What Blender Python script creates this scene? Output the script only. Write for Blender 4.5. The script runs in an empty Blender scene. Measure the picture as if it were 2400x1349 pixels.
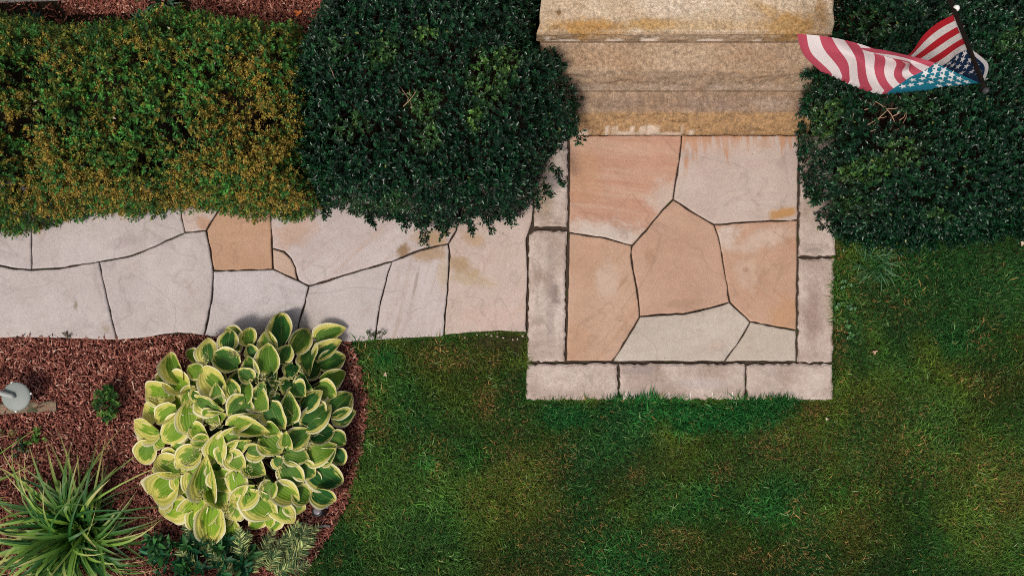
import bpy, math
import numpy as np
from mathutils import Vector, Matrix
# ------------------------------------------------------------------ camera, sky, sun, exposure
scene = bpy.context.scene
COL = scene.collection
R = math.radians
CAMH = 7.0                                   # drone looking straight down from 7 m
PXM = 300.0                                  # photo pixels per metre on the ground
cam_d = bpy.data.cameras.new("camera"); cam = bpy.data.objects.new("camera", cam_d); COL.objects.link(cam)
cam.location = (0, 0, CAMH); cam.rotation_euler = (0, 0, 0)
cam_d.sensor_width = 36; cam_d.lens = 36 * CAMH / 8.0; cam_d.clip_end = 500
scene.camera = cam
SUN_EL, SUN_AZ = 61.0, (-0.62, -0.785)        # towards the sun: from the lower left
world = bpy.data.worlds.new("World"); scene.world = world; world.use_nodes = True
wn = world.node_tree
sky = wn.nodes.new("ShaderNodeTexSky"); sky.sky_type = 'NISHITA'; sky.sun_disc = False
sky.sun_elevation = R(SUN_EL); sky.sun_rotation = math.atan2(SUN_AZ[0], SUN_AZ[1])
sky.air_density = 0.7; sky.dust_density = 6.0; sky.ozone_density = 0.5
bg = wn.nodes["Background"]; bg.inputs[1].default_value = 0.080
wn.links.new(sky.outputs[0], bg.inputs[0])
sun_d = bpy.data.lights.new("sun", 'SUN'); sun = bpy.data.objects.new("sun", sun_d); COL.objects.link(sun)
sun_d.energy = 1.5; sun_d.angle = R(13); sun_d.color = (1.0, 0.93, 0.85)
sd = Vector((SUN_AZ[0] * math.cos(R(SUN_EL)), SUN_AZ[1] * math.cos(R(SUN_EL)), math.sin(R(SUN_EL))))
sun.rotation_euler = sd.to_track_quat('Z', 'Y').to_euler(); sun.location = (-6, -6, 12)
scene.view_settings.view_transform = 'Standard'; scene.view_settings.look = 'None'
scene.view_settings.gamma = 1; scene.view_settings.use_curve_mapping = False
scene.view_settings.exposure = 0.44
scene.cycles.use_denoising = False
scene.cycles.filter_width = 1.0
scene.cycles.max_bounces = 6

rng = np.random.default_rng(7)
def W(px, py, z=0.0):
    k = (CAMH - z) / CAMH / PXM
    return ((px - 1200.0) * k, (674.5 - py) * k, z)
def W2(px, py, z=0.0): return W(px, py, z)[:2]

# ------------------------------------------------------------------ helpers
def wloc(o):
    v = Vector((0, 0, 0))
    while o: v += o.location; o = o.parent
    return v
def tag(o, label=None, cat=None, group=None, kind=None):
    if label: o["label"] = label
    if cat: o["category"] = cat
    if group: o["group"] = group
    if kind: o["kind"] = kind
    return o
def empty(name, loc, label=None, cat=None, group=None, parent=None):
    o = bpy.data.objects.new(name, None); COL.objects.link(o); o.location = loc
    o.empty_display_size = 0.1
    if parent: o.parent = parent; o.location = Vector(loc) - wloc(parent)
    return tag(o, label, cat, group)
def link(name, me, parent=None):
    o = bpy.data.objects.new(name, me); COL.objects.link(o)
    if parent: o.parent = parent
    return o
def mesh_np(name, V, F, mat, parent=None, col=None, smooth=False, uv=None):
    """V (n,3) world coords, F (m,3|4) int array, col (n,3)"""
    V = np.asarray(V, dtype=np.float32); F = np.asarray(F, dtype=np.int32)
    if parent:
        w = wloc(parent); V = V - np.array(w, dtype=np.float32)
    me = bpy.data.meshes.new(name)
    k = F.shape[1]
    me.vertices.add(len(V)); me.vertices.foreach_set("co", V.ravel())
    me.loops.add(F.size); me.loops.foreach_set("vertex_index", F.ravel())
    me.polygons.add(len(F)); me.polygons.foreach_set("loop_start", np.arange(0, F.size, k, dtype=np.int32))
    me.polygons.foreach_set("loop_total", np.full(len(F), k, dtype=np.int32))
    if smooth: me.polygons.foreach_set("use_smooth", np.ones(len(F), dtype=bool))
    if col is not None:
        a = me.color_attributes.new("col", 'FLOAT_COLOR', 'POINT')
        c = np.ones((len(V), 4), dtype=np.float32); c[:, :3] = col
        a.data.foreach_set("color", c.ravel())
    if uv is not None:
        ul = me.uv_layers.new(name="UVMap"); ul.data.foreach_set("uv", np.asarray(uv, dtype=np.float32)[F.ravel()].ravel())
    me.materials.append(mat); me.update(); me.validate()
    return link(name, me, parent)
def mesh_py(name, V, F, mat, parent=None, smooth=False):
    if parent:
        w = wloc(parent); V = [(v[0] - w.x, v[1] - w.y, v[2] - w.z) for v in V]
    me = bpy.data.meshes.new(name); me.from_pydata(V, [], F)
    if smooth:
        for p in me.polygons: p.use_smooth = True
    me.materials.append(mat); me.update()
    return link(name, me, parent)
def vnoise(x, y, seed=0):
    x = np.asarray(x, float); y = np.asarray(y, float)
    xi = np.floor(x).astype(np.int64); yi = np.floor(y).astype(np.int64)
    fx = x - xi; fy = y - yi; fx = fx * fx * (3 - 2 * fx); fy = fy * fy * (3 - 2 * fy)
    def h(a, b):
        n = (a * 374761393 + b * 668265263 + seed * 982451653) & 0xffffffff
        n = ((n ^ (n >> 13)) * 1274126177) & 0xffffffff
        return ((n ^ (n >> 16)) & 0xffff) / 65535.0
    return (h(xi, yi) * (1 - fx) + h(xi + 1, yi) * fx) * (1 - fy) + (h(xi, yi + 1) * (1 - fx) + h(xi + 1, yi + 1) * fx) * fy
def fbm(x, y, seed=0, o=3):
    s = 0; a = 0.5; t = 0
    for i in range(o):
        s = s + a * vnoise(np.asarray(x) * 2 ** i, np.asarray(y) * 2 ** i, seed + i * 17); t += a; a *= 0.5
    return s / t
def inpoly(x, y, P):
    x = np.asarray(x); y = np.asarray(y); r = np.zeros(x.shape, bool); n = len(P)
    for i in range(n):
        x1, y1 = P[i]; x2, y2 = P[(i + 1) % n]
        c = ((y1 > y) != (y2 > y)); 
        if y1 != y2: r ^= c & (x < (x2 - x1) * (y - y1) / (y2 - y1) + x1)
    return r
def pdist(x, y, P):
    d = np.full(np.shape(x), 1e9)
    for i in range(len(P)):
        x1, y1 = P[i]; x2, y2 = P[(i + 1) % len(P)]
        dx, dy = x2 - x1, y2 - y1; L = dx * dx + dy * dy + 1e-12
        t = np.clip(((x - x1) * dx + (y - y1) * dy) / L, 0, 1)
        d = np.minimum(d, np.hypot(x - x1 - t * dx, y - y1 - t * dy))
    return d
def unit(v): return v / (np.linalg.norm(v, axis=-1, keepdims=True) + 1e-9)
def smooth01(a, b, x):
    t = np.clip((x - a) / (b - a), 0, 1); return t * t * (3 - 2 * t)

class NT:
    """small node-tree writer"""
    def __init__(s, name):
        s.m = bpy.data.materials.new(name); s.m.use_nodes = True; s.t = s.m.node_tree
        s.b = s.t.nodes["Principled BSDF"]; s.out = s.t.nodes["Material Output"]
    def n(s, t, **k):
        nd = s.t.nodes.new(t)
        for a, v in k.items(): setattr(nd, a, v)
        return nd
    def L(s, a, b): s.t.links.new(a, b)
    def put(s, sock, v):
        if hasattr(v, "is_linked") or hasattr(v, "links"): s.L(v, sock)
        elif isinstance(v, (tuple, list)) and len(v) == 3 and sock.type == 'RGBA': sock.default_value = (*v, 1)
        else: sock.default_value = v
    def pos(s):
        return s.n("ShaderNodeNewGeometry").outputs["Position"]
    def noise(s, scale, detail=4, vec=None, rough=0.55, dist=0.0):
        nd = s.n("ShaderNodeTexNoise"); nd.inputs["Scale"].default_value = scale; nd.inputs["Detail"].default_value = detail
        nd.inputs["Roughness"].default_value = rough; nd.inputs["Distortion"].default_value = dist
        s.L(vec if vec is not None else s.pos(), nd.inputs["Vector"]); return nd.outputs["Fac"]
    def map(s, vec, loc=(0, 0, 0), rot=0, scale=(1, 1, 1)):
        nd = s.n("ShaderNodeMapping", vector_type='TEXTURE'); s.L(vec, nd.inputs[0])
        nd.inputs[1].default_value = loc; nd.inputs[2].default_value = (0, 0, rot); nd.inputs[3].default_value = scale
        return nd.outputs[0]
    def math(s, op, a, b=0.0, clamp=False):
        nd = s.n("ShaderNodeMath", operation=op, use_clamp=clamp); s.put(nd.inputs[0], a); s.put(nd.inputs[1], b); return nd.outputs[0]
    def ss(s, v, a, b, lo=0.0, hi=1.0):
        nd = s.n("ShaderNodeMapRange", interpolation_type='SMOOTHSTEP'); s.put(nd.inputs[0], v)
        nd.inputs[1].default_value = a; nd.inputs[2].default_value = b; nd.inputs[3].default_value = lo; nd.inputs[4].default_value = hi
        return nd.outputs[0]
    def mix(s, f, a, b, blend='MIX'):
        nd = s.n("ShaderNodeMix", data_type='RGBA', blend_type=blend)
        s.put(nd.inputs[0], f); s.put(nd.inputs[6], a); s.put(nd.inputs[7], b); return nd.outputs[2]
    def length(s, v):
        nd = s.n("ShaderNodeVectorMath", operation='LENGTH'); s.L(v, nd.inputs[0]); return nd.outputs["Value"]
    def attr(s, name, typ='GEOMETRY'):
        return s.n("ShaderNodeAttribute", attribute_name=name, attribute_type=typ)
    def bump(s, h, strength=0.3, dist=0.01):
        nd = s.n("ShaderNodeBump"); nd.inputs["Strength"].default_value = strength; nd.inputs["Distance"].default_value = dist
        s.L(h, nd.inputs["Height"]); s.L(nd.outputs[0], s.b.inputs["Normal"])
    def done(s, col, rough=0.7, spec=0.3):
        s.put(s.b.inputs["Base Color"], col); s.put(s.b.inputs["Roughness"], rough); s.b.inputs["Specular IOR Level"].default_value = spec
        return s.m
    def translucent(s, col, f):
        tr = s.n("ShaderNodeBsdfTranslucent"); s.put(tr.inputs[0], col)
        mx = s.n("ShaderNodeMixShader"); mx.inputs[0].default_value = f
        s.L(s.b.outputs[0], mx.inputs[1]); s.L(tr.outputs[0], mx.inputs[2]); s.L(mx.outputs[0], s.out.inputs[0])

def plain(name, col, rough=0.6, spec=0.3, metal=0.0, nscale=30, var=0.15, bump=0.0):
    n = NT(name); f = n.noise(nscale, 5)
    c = n.mix(f, tuple(x * (1 - var) for x in col), tuple(min(1, x * (1 + var)) for x in col))
    if bump: n.bump(f, bump, 0.004)
    n.b.inputs["Metallic"].default_value = metal
    return n.done(c, rough, spec)
def colmat(name, rough=0.6, spec=0.3, trans=0.0, tint=(1, 1, 1)):
    n = NT(name); a = n.attr("col").outputs["Color"]
    m = n.done(a, rough, spec)
    if trans: n.translucent(a, trans)
    return m

def stone(name, c1, c2, bands=None, stains=(), grain=0.16, speck=0.5, bump=0.55, lowsc=1.8, bumpsc=55, mott=.19, fringe=None):
    n = NT(name); P = n.pos()
    c = n.mix(n.ss(n.noise(lowsc, 5, P, 0.6), 0.32, 0.68), c1, c2)
    if bands:
        for (ang, sx, sy, colr, st, a, b) in bands:
            v = n.map(P, (0, 0, 0), R(ang), (1 / sx, 1 / sy, 1))
            f = n.math('MULTIPLY', n.ss(n.noise(1.0, 4, v, 0.55, 0.6), a, b), st)
            c = n.mix(f, c, colr)
    warp = n.noise(9, 4, P, 0.65); warp2 = n.noise(38, 4, P, 0.7)
    if fringe:
        ytop, dep_, colr, fs = fringe; sp_ = n.n('ShaderNodeSeparateXYZ'); n.L(P, sp_.inputs[0]); dd = n.math('DIVIDE', n.math('SUBTRACT', W2(0, ytop)[1], sp_.outputs[1]), dep_ / PXM)
        nz = n.noise(1.0, 3, n.map(P, (0, 0, 0), R(6), (.05, .5, 1)), .6, .4)
        nx_ = n.noise(1.2, 1, n.map(P, (3.3, 0, 0), 0, (1, 30, 1)))
        f = n.ss(n.math('SUBTRACT', n.math('ADD', nz, n.math('MULTIPLY', n.math('SUBTRACT', nx_, .5), .5)), n.math('MULTIPLY', dd, .22)), .36, .50)
        c = n.mix(n.math('MULTIPLY', f, fs), c, colr)
    for (px, py, rx, ry, ang, colr, st) in stains:
        x, y = W2(px, py)
        v = n.map(P, (x, y, 0), R(ang), (rx / PXM, ry / PXM, 50))
        d = n.math('ADD', n.length(v), n.math('ADD', n.math('MULTIPLY', n.math('SUBTRACT', warp, 0.5), 1.5), n.math('MULTIPLY', n.math('SUBTRACT', warp2, 0.5), .9)))
        f = n.math('MULTIPLY', n.ss(d, 1.05, 0.3), st)
        c = n.mix(f, c, colr)
    va = n.math('ABSOLUTE', n.math('SUBTRACT', n.noise(1.3, 3, P, .5, .9), .5))
    c = n.mix(n.math('MULTIPLY', n.ss(va, .014, .0), .30), c, tuple(x * .6 for x in c1))
    g = n.noise(85, 6, P, 0.75)
    c = n.mix(1.0, c, n.mix(g, (1 - grain * 1.6,) * 3, (1 + grain * 0.9,) * 3), 'MULTIPLY')
    c = n.mix(n.math('MULTIPLY', n.ss(n.noise(5, 6, n.map(P, (3, 7, 0)), .7, .7), .54, .74), .30), c, (.30, .20, .14))
    c = n.mix(1.0, c, n.mix(n.noise(22, 5, P, 0.75), (1 - mott,) * 3, (1 + mott * .75,) * 3), 'MULTIPLY')
    c = n.mix(1.0, c, n.mix(n.noise(3.3, 4, P, 0.6), (1 - mott * .8, 1 - mott, 1 - mott * 1.15), (1 + mott * .5,) * 3), 'MULTIPLY')
    bl = n.noise(6, 5, P, 0.7)
    c = n.mix(n.math('MULTIPLY', n.ss(bl, 0.55, 0.75), 0.25), c, tuple(x * 0.62 for x in c1))
    sp = n.ss(n.noise(34, 2, P, 0.5), 0.70, 0.78)
    c = n.mix(n.math('MULTIPLY', sp, speck), c, (0.10, 0.075, 0.05))
    n.bump(n.math('ADD', n.noise(bumpsc, 6, P, 0.7), n.math('MULTIPLY', n.noise(7, 3, P), 0.8)), bump, 0.006)
    return n.done(c, 0.82, 0.25)

# geometry builders
def tube(points, radii, seg=6):
    P = [Vector(p) for p in points]; V = []; F = []
    if not hasattr(radii, "__len__"): radii = [radii] * len(P)
    ref = Vector((0.12, 0.31, 0.94))
    for i, p in enumerate(P):
        t = (P[min(i + 1, len(P) - 1)] - P[max(i - 1, 0)]).normalized()
        a = t.cross(ref)
        if a.length < 1e-3: a = t.cross(Vector((1, 0, 0)))
        a.normalize(); b = t.cross(a)
        for k in range(seg):
            an = 2 * math.pi * k / seg
            V.append(tuple(p + radii[i] * (a * math.cos(an) + b * math.sin(an))))
    for i in range(len(P) - 1):
        for k in range(seg):
            k2 = (k + 1) % seg
            F.append((i * seg + k, i * seg + k2, (i + 1) * seg + k2, (i + 1) * seg + k))
    F.append(tuple(range(seg))[::-1]); F.append(tuple((len(P) - 1) * seg + k for k in range(seg)))
    return V, F
def join(parts):
    V = []; F = []
    for v, f in parts:
        o = len(V); V += list(v); F += [tuple(i + o for i in q) for q in f]
    return V, F
def lathe(profile, seg=28, M=None):
    V = []; F = []
    for r, z in profile:
        for k in range(seg):
            a = 2 * math.pi * k / seg; V.append((r * math.cos(a), r * math.sin(a), z))
    for i in range(len(profile) - 1):
        for k in range(seg):
            k2 = (k + 1) % seg; F.append((i * seg + k, i * seg + k2, (i + 1) * seg + k2, (i + 1) * seg + k))
    F.append(tuple(range(seg))[::-1]); F.append(tuple((len(profile) - 1) * seg + k for k in range(seg)))
    if M is not None: V = [tuple(M @ Vector(v)) for v in V]
    return V, F
def box(x0, x1, y0, y1, z0, z1, b=0.004):
    V = []; 
    for z, i in ((z0, 0), (z1 - b, 0), (z1, b)):
        V += [(x0 + i, y0 + i, z), (x1 - i, y0 + i, z), (x1 - i, y1 - i, z), (x0 + i, y1 - i, z)]
    F = [(3, 2, 1, 0), (8, 9, 10, 11)]
    for r in (0, 4):
        for k in range(4): F.append((r + k, r + (k + 1) % 4, r + 4 + (k + 1) % 4, r + 4 + k))
    return V, F
def signed_area(P): return 0.5 * sum(P[i][0] * P[(i + 1) % len(P)][1] - P[(i + 1) % len(P)][0] * P[i][1] for i in range(len(P)))
def resample(P, step):
    out = []
    for i in range(len(P)):
        a = P[i]; b = P[(i + 1) % len(P)]; L = math.hypot(b[0] - a[0], b[1] - a[1]); n = max(1, int(round(L / step)))
        for k in range(n): t = k / n; out.append((a[0] + (b[0] - a[0]) * t, a[1] + (b[1] - a[1]) * t))
    return out
def offset(P, d):
    n = len(P); out = []
    for i in range(n):
        a, b, c = P[i - 1], P[i], P[(i + 1) % n]
        e1 = Vector((b[0] - a[0], b[1] - a[1])).normalized(); e2 = Vector((c[0] - b[0], c[1] - b[1])).normalized()
        n1 = Vector((-e1.y, e1.x)); n2 = Vector((-e2.y, e2.x)); m = (n1 + n2)
        if m.length < 1e-6: m = n1.copy()
        m.normalize(); k = d / max(0.45, m.dot(n1))
        out.append((b[0] + m.x * k, b[1] + m.y * k))
    return out
def slab(name, pxpoly, z0, z1, mat, parent, gap=0.010, step=0.05, jit=0.0022, bev=0.006, top_noise=0.0, seed=0):
    P = [W2(*p) for p in pxpoly]
    if signed_area(P) < 0: P = P[::-1]
    P = offset(P, gap); P = resample(P, step)
    rg = np.random.default_rng(seed + 99)
    P = [(x + rg.normal(0, jit), y + rg.normal(0, jit)) for x, y in P]
    Q = offset(P, bev); Q2 = offset(Q, bev * 1.2); n = len(P)
    tilt = rg.normal(0, 0.0012, 2); c = np.mean(np.array(P), axis=0)
    zt = lambda p: z1 + tilt[0] * (p[0] - c[0]) + tilt[1] * (p[1] - c[1])
    V = [(x, y, z0) for x, y in P] + [(x, y, zt((x, y)) - bev - abs(rg.normal(0, top_noise))) for x, y in P] \
        + [(x, y, zt((x, y)) - bev * 0.25 - abs(rg.normal(0, top_noise * .5))) for x, y in Q] + [(x, y, zt((x, y))) for x, y in Q2]
    F = [tuple(3 * n + i for i in range(n)), tuple(range(n))[::-1]]
    for r in range(3):
        for i in range(n): F.append((r * n + i, r * n + (i + 1) % n, (r + 1) * n + (i + 1) % n, (r + 1) * n + i))
    return mesh_py(name, V, F, mat, parent)
def sheet(name, pxpoly, z, mat, kind="structure", label=None, cat=None):
    P = [W2(*p) for p in pxpoly]
    if signed_area(P) < 0: P = P[::-1]
    o = mesh_py(name, [(x, y, z) for x, y in P], [tuple(range(len(P)))], mat); o["kind"] = kind
    return tag(o, label, cat)

# ------------------------------------------------------------------ palette / materials
PALE = (0.465, 0.422, 0.415); PALE2 = (0.525, 0.488, 0.480); WARM = (0.50, 0.41, 0.335)
TAN = (0.45, 0.285, 0.185); TAN2 = (0.52, 0.355, 0.245); PINK = (0.50, 0.31, 0.22)
BROWN = (0.24, 0.145, 0.055); RUST = (0.40, 0.19, 0.07); MAUVE = (0.36, 0.30, 0.30)

n = NT("soil"); P_ = n.pos()
c = n.mix(n.noise(3, 5, P_), (0.030, 0.034, 0.010), (0.055, 0.042, 0.018)); c = n.mix(n.ss(n.noise(60, 4, P_), .4, .7), c, (0.018, 0.020, 0.007))
n.bump(n.noise(80, 6, P_, .8), 0.6, 0.01); M_soil = n.done(c, 0.95, 0.1)
n = NT("mulch_base"); P_ = n.pos()
c = n.mix(n.ss(n.noise(45, 6, P_, .8), .35, .7), (0.030, 0.010, 0.007), (0.115, 0.036, 0.024)); n.bump(n.noise(90, 6, P_, .8), 0.8, 0.012); M_mulch = n.done(c, 0.95, 0.1)
n = NT("shaded_bed_soil"); P_ = n.pos()
c = n.mix(n.noise(30, 5, P_, .7), (0.008, 0.006, 0.004), (0.028, 0.018, 0.011)); n.bump(n.noise(70, 5, P_, .8), .7, .01); M_bedshade = n.done(c, .95, .1)  # bed soil, coloured extra dark as painted shade under and behind the shrubs
n = NT("joint_sand"); P_ = n.pos()
c = n.mix(n.noise(50, 5, P_, .7), (0.022, 0.016, 0.012), (0.085, 0.062, 0.045)); c = n.mix(n.ss(n.noise(4, 4, P_), .55, .7), c, (.035, .045, .014)); n.bump(n.noise(120, 4, P_), .5, .005); M_joint = n.done(c, 0.95, 0.1)
M_chip = colmat("wood_chips", 0.85, 0.15)
M_grass = colmat("grass_blades", 0.6, 0.15, 0.15)
M_holly = colmat("glossy_leaves", 0.30, 0.50, 0.04)
M_spirea = colmat("soft_leaves", 0.6, 0.25, 0.15)
M_leafy = colmat("leafy", 0.5, 0.3, 0.2)
M_twig = plain("twig_bark", (0.26, 0.17, 0.11), 0.85, 0.1, nscale=80, var=.35)
M_darkstem = plain("dark_stem_bark", (.055, .042, .030), .9, .1, nscale=60, var=.3)
M_twigpale = plain("pale_dead_twig", (0.42, 0.27, 0.18), 0.8, 0.1, nscale=80, var=.3)

# ------------------------------------------------------------------ ground, beds, path, patio
g = mesh_py("ground", [(-60, -60, -0.012), (60, -60, -0.012), (60, 60, -0.012), (-60, 60, -0.012)], [(0, 1, 2, 3)], M_soil); g["kind"] = "structure"
BED_LOW = [(-160, 785), (278, 788), (600, 782), (815, 790), (838, 830), (853, 880), (862, 940), (858, 1000), (843, 1080), (818, 1165), (785, 1235), (742, 1298), (700, 1352), (655, 1440), (-160, 1440)]
BED_UP = [(-160, -30), (1300, -30), (1300, 416), (1240, 416), (700, 416), (-160, 416)]
BED_RIGHT = [(1930, -30), (2560, -30), (2560, 470), (2300, 500), (2050, 530), (1958, 540), (1940, 300)]
sheet("mulch_bed", BED_LOW, -0.004, M_mulch)
sheet("planting_bed", BED_UP, -0.004, M_bedshade)
sheet("planting_bed", BED_RIGHT, -0.004, M_bedshade)

CURVE = [(-60, 605), (0, 622), (40, 630), (78, 632), (140, 629), (200, 619), (236, 613), (300, 602), (340, 589), (380, 571), (436, 546)]
PATHSTONES = [
 ("a", [(-60, 425), (77, 425), (78, 632), (40, 630), (0, 622), (-60, 605)]),
 ("a", [(77, 425), (412, 425), (424, 480), (436, 546)] + CURVE[3:10][::-1]),
 ("d", [(412, 425), (424, 480), (436, 546), (486, 541), (515, 492), (562, 425)]),
 ("t", [(562, 425), (515, 492), (486, 541), (492, 570), (503, 635), (560, 633), (642, 631), (640, 582), (636, 500), (630, 425)]),
 ("b", CURVE[:7] + [(250, 680), (268, 760), (278, 797), (180, 794), (80, 791), (-60, 792)]),
 ("b", CURVE[6:] + [(486, 541), (492, 570), (503, 635), (500, 690), (490, 745), (481, 786), (420, 779), (340, 792), (278, 797), (268, 760), (250, 680)]),
 ("c", [(503, 635), (560, 633), (642, 631), (700, 657), (726, 670), (715, 710), (703, 755), (692, 805), (600, 800), (481, 786), (490, 745), (500, 690)]),
 ("p", [(640, 582), (668, 590), (684, 606), (694, 628), (700, 657), (642, 631)]),
 ("e", [(630, 425), (636, 500), (640, 582), (668, 590), (684, 606), (694, 628), (700, 657), (726, 670), (820, 641), (920, 612), (985, 586), (1052, 571), (1070, 540), (1095, 425)]),
 ("b", [(726, 670), (820, 641), (920, 612), (905, 660), (890, 720), (880, 798), (780, 803), (692, 805), (703, 755), (715, 710)]),
 ("f", [(920, 612), (985, 586), (1052, 571), (1054, 600), (1050, 680), (1043, 740), (1041, 788), (950, 793), (880, 798), (890, 720), (905, 660)]),
 ("g", [(1095, 425), (1250, 425), (1248, 520), (1234, 560), (1237, 650), (1233, 779), (1170, 775), (1110, 779), (1041, 785), (1043, 740), (1050, 680), (1054, 600), (1052, 571), (1070, 540)]),
]
GREYB = (0.44, 0.405, 0.39)
SM = {
 "a": stone("flag_grey_a", PALE, PALE2, [(0, 6, 1.2, (0.42, .385, .375), .5, .4, .7)], [(300, 565, 70, 16, 12, (.37, .31, .31), .4)]),
 "b": stone("flag_grey_b", (0.455, .415, .405), (0.515, .475, .462), None, [(182, 715, 7, 14, 0, (.2, .16, .10), .7), (252, 770, 14, 14, 0, (.28, .24, .17), .6), (700, 780, 60, 40, 0, (.36, .33, .30), .4)]),
 "c": stone("flag_grey_c", (0.475, .445, .445), (0.53, .505, .505), [(-15, 1.2, 14, (.36, .33, .32), .35, .55, .7)], [(625, 775, 60, 28, 20, (.25, .20, .15), .6), (560, 790, 60, 20, 0, (.34, .31, .27), .5)]),
 "d": stone("flag_pink", (0.50, .43, .40), (0.50, .40, .35), None, [(480, 525, 28, 18, -30, (.45, .27, .17), .8)]),
 "t": stone("flag_tan", TAN, (0.475, .31, .21), [(0, 1.0, 7, (.42, .25, .15), .4, .45, .7)]),
 "p": stone("flag_peach", (0.50, .39, .31), (0.47, .34, .26)),
 "e": stone("flag_cream_e", (0.48, .425, .415), (0.53, .482, .468), [(38, 2.2, 26, (.45, .355, .315), .4, .5, .68), (38, 0.8, 7, (.44, .31, .24), .45, .52, .72)],
      [(690, 540, 75, 50, 30, (.50, .345, .26), .7), (945, 588, 23, 24, 0, BROWN, .85), (1020, 562, 60, 28, -15, (.36, .22, .09), .75), (1045, 540, 40, 30, 0, (.42, .27, .14), .6)]),
 "f": stone("flag_cream_f", (0.49, .437, .422), (0.53, .482, .468), [(74, 2.2, 26, (.42, .345, .29), .4, .52, .68), (72, 0.9, 9, (.36, .29, .22), .55, .56, .72)],
      [(1010, 590, 55, 26, 12, (.36, .235, .12), .75), (975, 665, 5, 60, -12, (.27, .22, .18), .6), (1040, 640, 18, 60, 0, (.44, .34, .22), .6)]),
 "g": stone("flag_cream_g", (0.52, .44, .385), (0.505, .415, .37), [(62, 2.4, 30, (.45, .335, .27), .4, .5, .68), (20, 0.9, 5, (.46, .345, .26), .5, .5, .7)],
      [(1080, 620, 55, 26, -28, (.33, .22, .10), .7), (1110, 655, 70, 22, -10, (.42, .33, .19), .55), (1110, 560, 40, 22, -25, (.43, .28, .15), .6), (1190, 520, 50, 40, 0, (.53, .45, .40), .7), (1150, 745, 90, 40, 0, (.55, .42, .365), .6)]),
}
path = sheet("path", [(-150, 418), (1240, 418), (1238, 782), (1170, 780), (1041, 791), (880, 800), (700, 806), (481, 788), (420, 782), (278, 798), (-150, 794)], 0.002, M_joint)
for i, (k, P) in enumerate(PATHSTONES):
    slab("flagstone", P, 0.0, 0.028 + 0.002 * ((i * 7) % 3), SM[k], path, gap=0.0062, seed=i)
slab("flagstone", [(-60, 792), (-60, 425), (-150, 425), (-150, 794)], 0.0, 0.028, SM["a"], path, gap=0.0062, seed=77)

patio = sheet("patio", [(1240, 322), (1950, 322), (1952, 936), (1232, 936)], 0.006, M_joint)
Q = [
 ("q1", [(1334, 318), (1597, 318), (1590, 380), (1576, 468), (1552, 492), (1528, 520), (1505, 550), (1480, 576), (1420, 558), (1333, 546)]),
 ("q2", [(1597, 318), (1870, 318), (1867, 516), (1760, 520), (1672, 527), (1620, 497), (1576, 468), (1590, 380)]),
 ("q3", [(1576, 468), (1620, 497), (1672, 527), (1685, 570), (1697, 640), (1708, 708), (1650, 725), (1600, 735), (1550, 737), (1498, 741), (1494, 690), (1484, 635), (1478, 600), (1480, 576), (1505, 550), (1528, 520), (1552, 492)]),
 ("q4", [(1333, 546), (1420, 558), (1480, 576), (1478, 600), (1484, 635), (1494, 690), (1498, 741), (1470, 790), (1434, 846), (1327, 846)]),
 ("q5", [(1498, 741), (1550, 737), (1600, 735), (1650, 725), (1708, 708), (1757, 753), (1732, 796), (1695, 846), (1434, 846), (1470, 790)]),
 ("q6", [(1672, 527), (1760, 520), (1867, 516), (1864, 773), (1810, 764), (1757, 753), (1708, 708), (1697, 640), (1685, 570)]),
 ("q7", [(1757, 753), (1810, 764), (1864, 773), (1864, 846), (1695, 846), (1732, 796)]),
]
STREAK = (.44, .225, .115)
QM = {
 "q1": stone("patio_pink_band", (0.44, .25, .175), (0.475, .29, .205), [(-6, 0.9, 7, (.52, .36, .265), .7, .42, .66), (-8, 1.6, 30, (.43, .215, .14), .5, .48, .66), (-5, 1.4, 17, (.54, .41, .33), .45, .52, .68)],
     [(1440, 555, 170, 45, -8, (.52, .455, .40), .95), (1560, 470, 60, 60, 0, (.52, .44, .38), .8), (1370, 420, 50, 90, 0, (.46, .265, .14), .5)]),
 "q2": stone("patio_pale", (0.46, .38, .335), (0.50, .43, .38), [(8, 1.6, 18, (.43, .34, .31), .4, .5, .68)],
     [(1700, 345, 130, 30, 0, (.52, .40, .34), .4), (1606, 380, 8, 40, -4, STREAK, .7), (1790, 338, 22, 16, 0, (.46, .31, .22), .6), (1835, 500, 45, 18, 12, (.43, .235, .08), .9), (1850, 380, 30, 60, 0, (.45, .36, .34), .5)], fringe=(320, 48, STREAK, .8)),
 "q3": stone("patio_tan_a", (0.44, .285, .205), (0.48, .325, .24), None, [(1525, 605, 18, 26, 0, (.33, .20, .125), .5), (1600, 710, 60, 12, 5, (.33, .22, .15), .45)]),
 "q4": stone("patio_tan_b", (0.445, .29, .20), (0.485, .335, .245), [(50, 1.6, 16, (.41, .245, .155), .4, .5, .68)], [(1420, 660, 34, 60, 0, (.53, .42, .335), .8), (1460, 660, 6, 30, -35, (.35, .22, .14), .6), (1380, 580, 40, 30, 0, (.49, .31, .20), .4), (1350, 800, 60, 60, 0, (.45, .28, .17), .5)]),
 "q5": stone("patio_white_a", (0.455, .41, .355), (0.50, .455, .395), [(10, 1.3, 12, (.44, .38, .325), .5, .48, .66)], [(1680, 810, 30, 22, 0, (.50, .39, .32), .5)]),
 "q6": stone("patio_tan_c", (0.44, .28, .195), (0.48, .32, .23), [(-40, 1.6, 16, (.42, .225, .14), .45, .5, .68)], [(1700, 555, 60, 32, 40, (.54, .46, .40), .9), (1790, 560, 90, 30, 20, (.53, .43, .36), .7), (1750, 640, 40, 50, 20, (.52, .40, .31), .6), (1745, 632, 8, 8, 0, (.3, .17, .10), .6), (1840, 740, 50, 60, 0, (.45, .265, .135), .6)]),
 "q7": stone("patio_white_b", (0.455, .405, .34), (0.495, .445, .375)),
}
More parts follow.
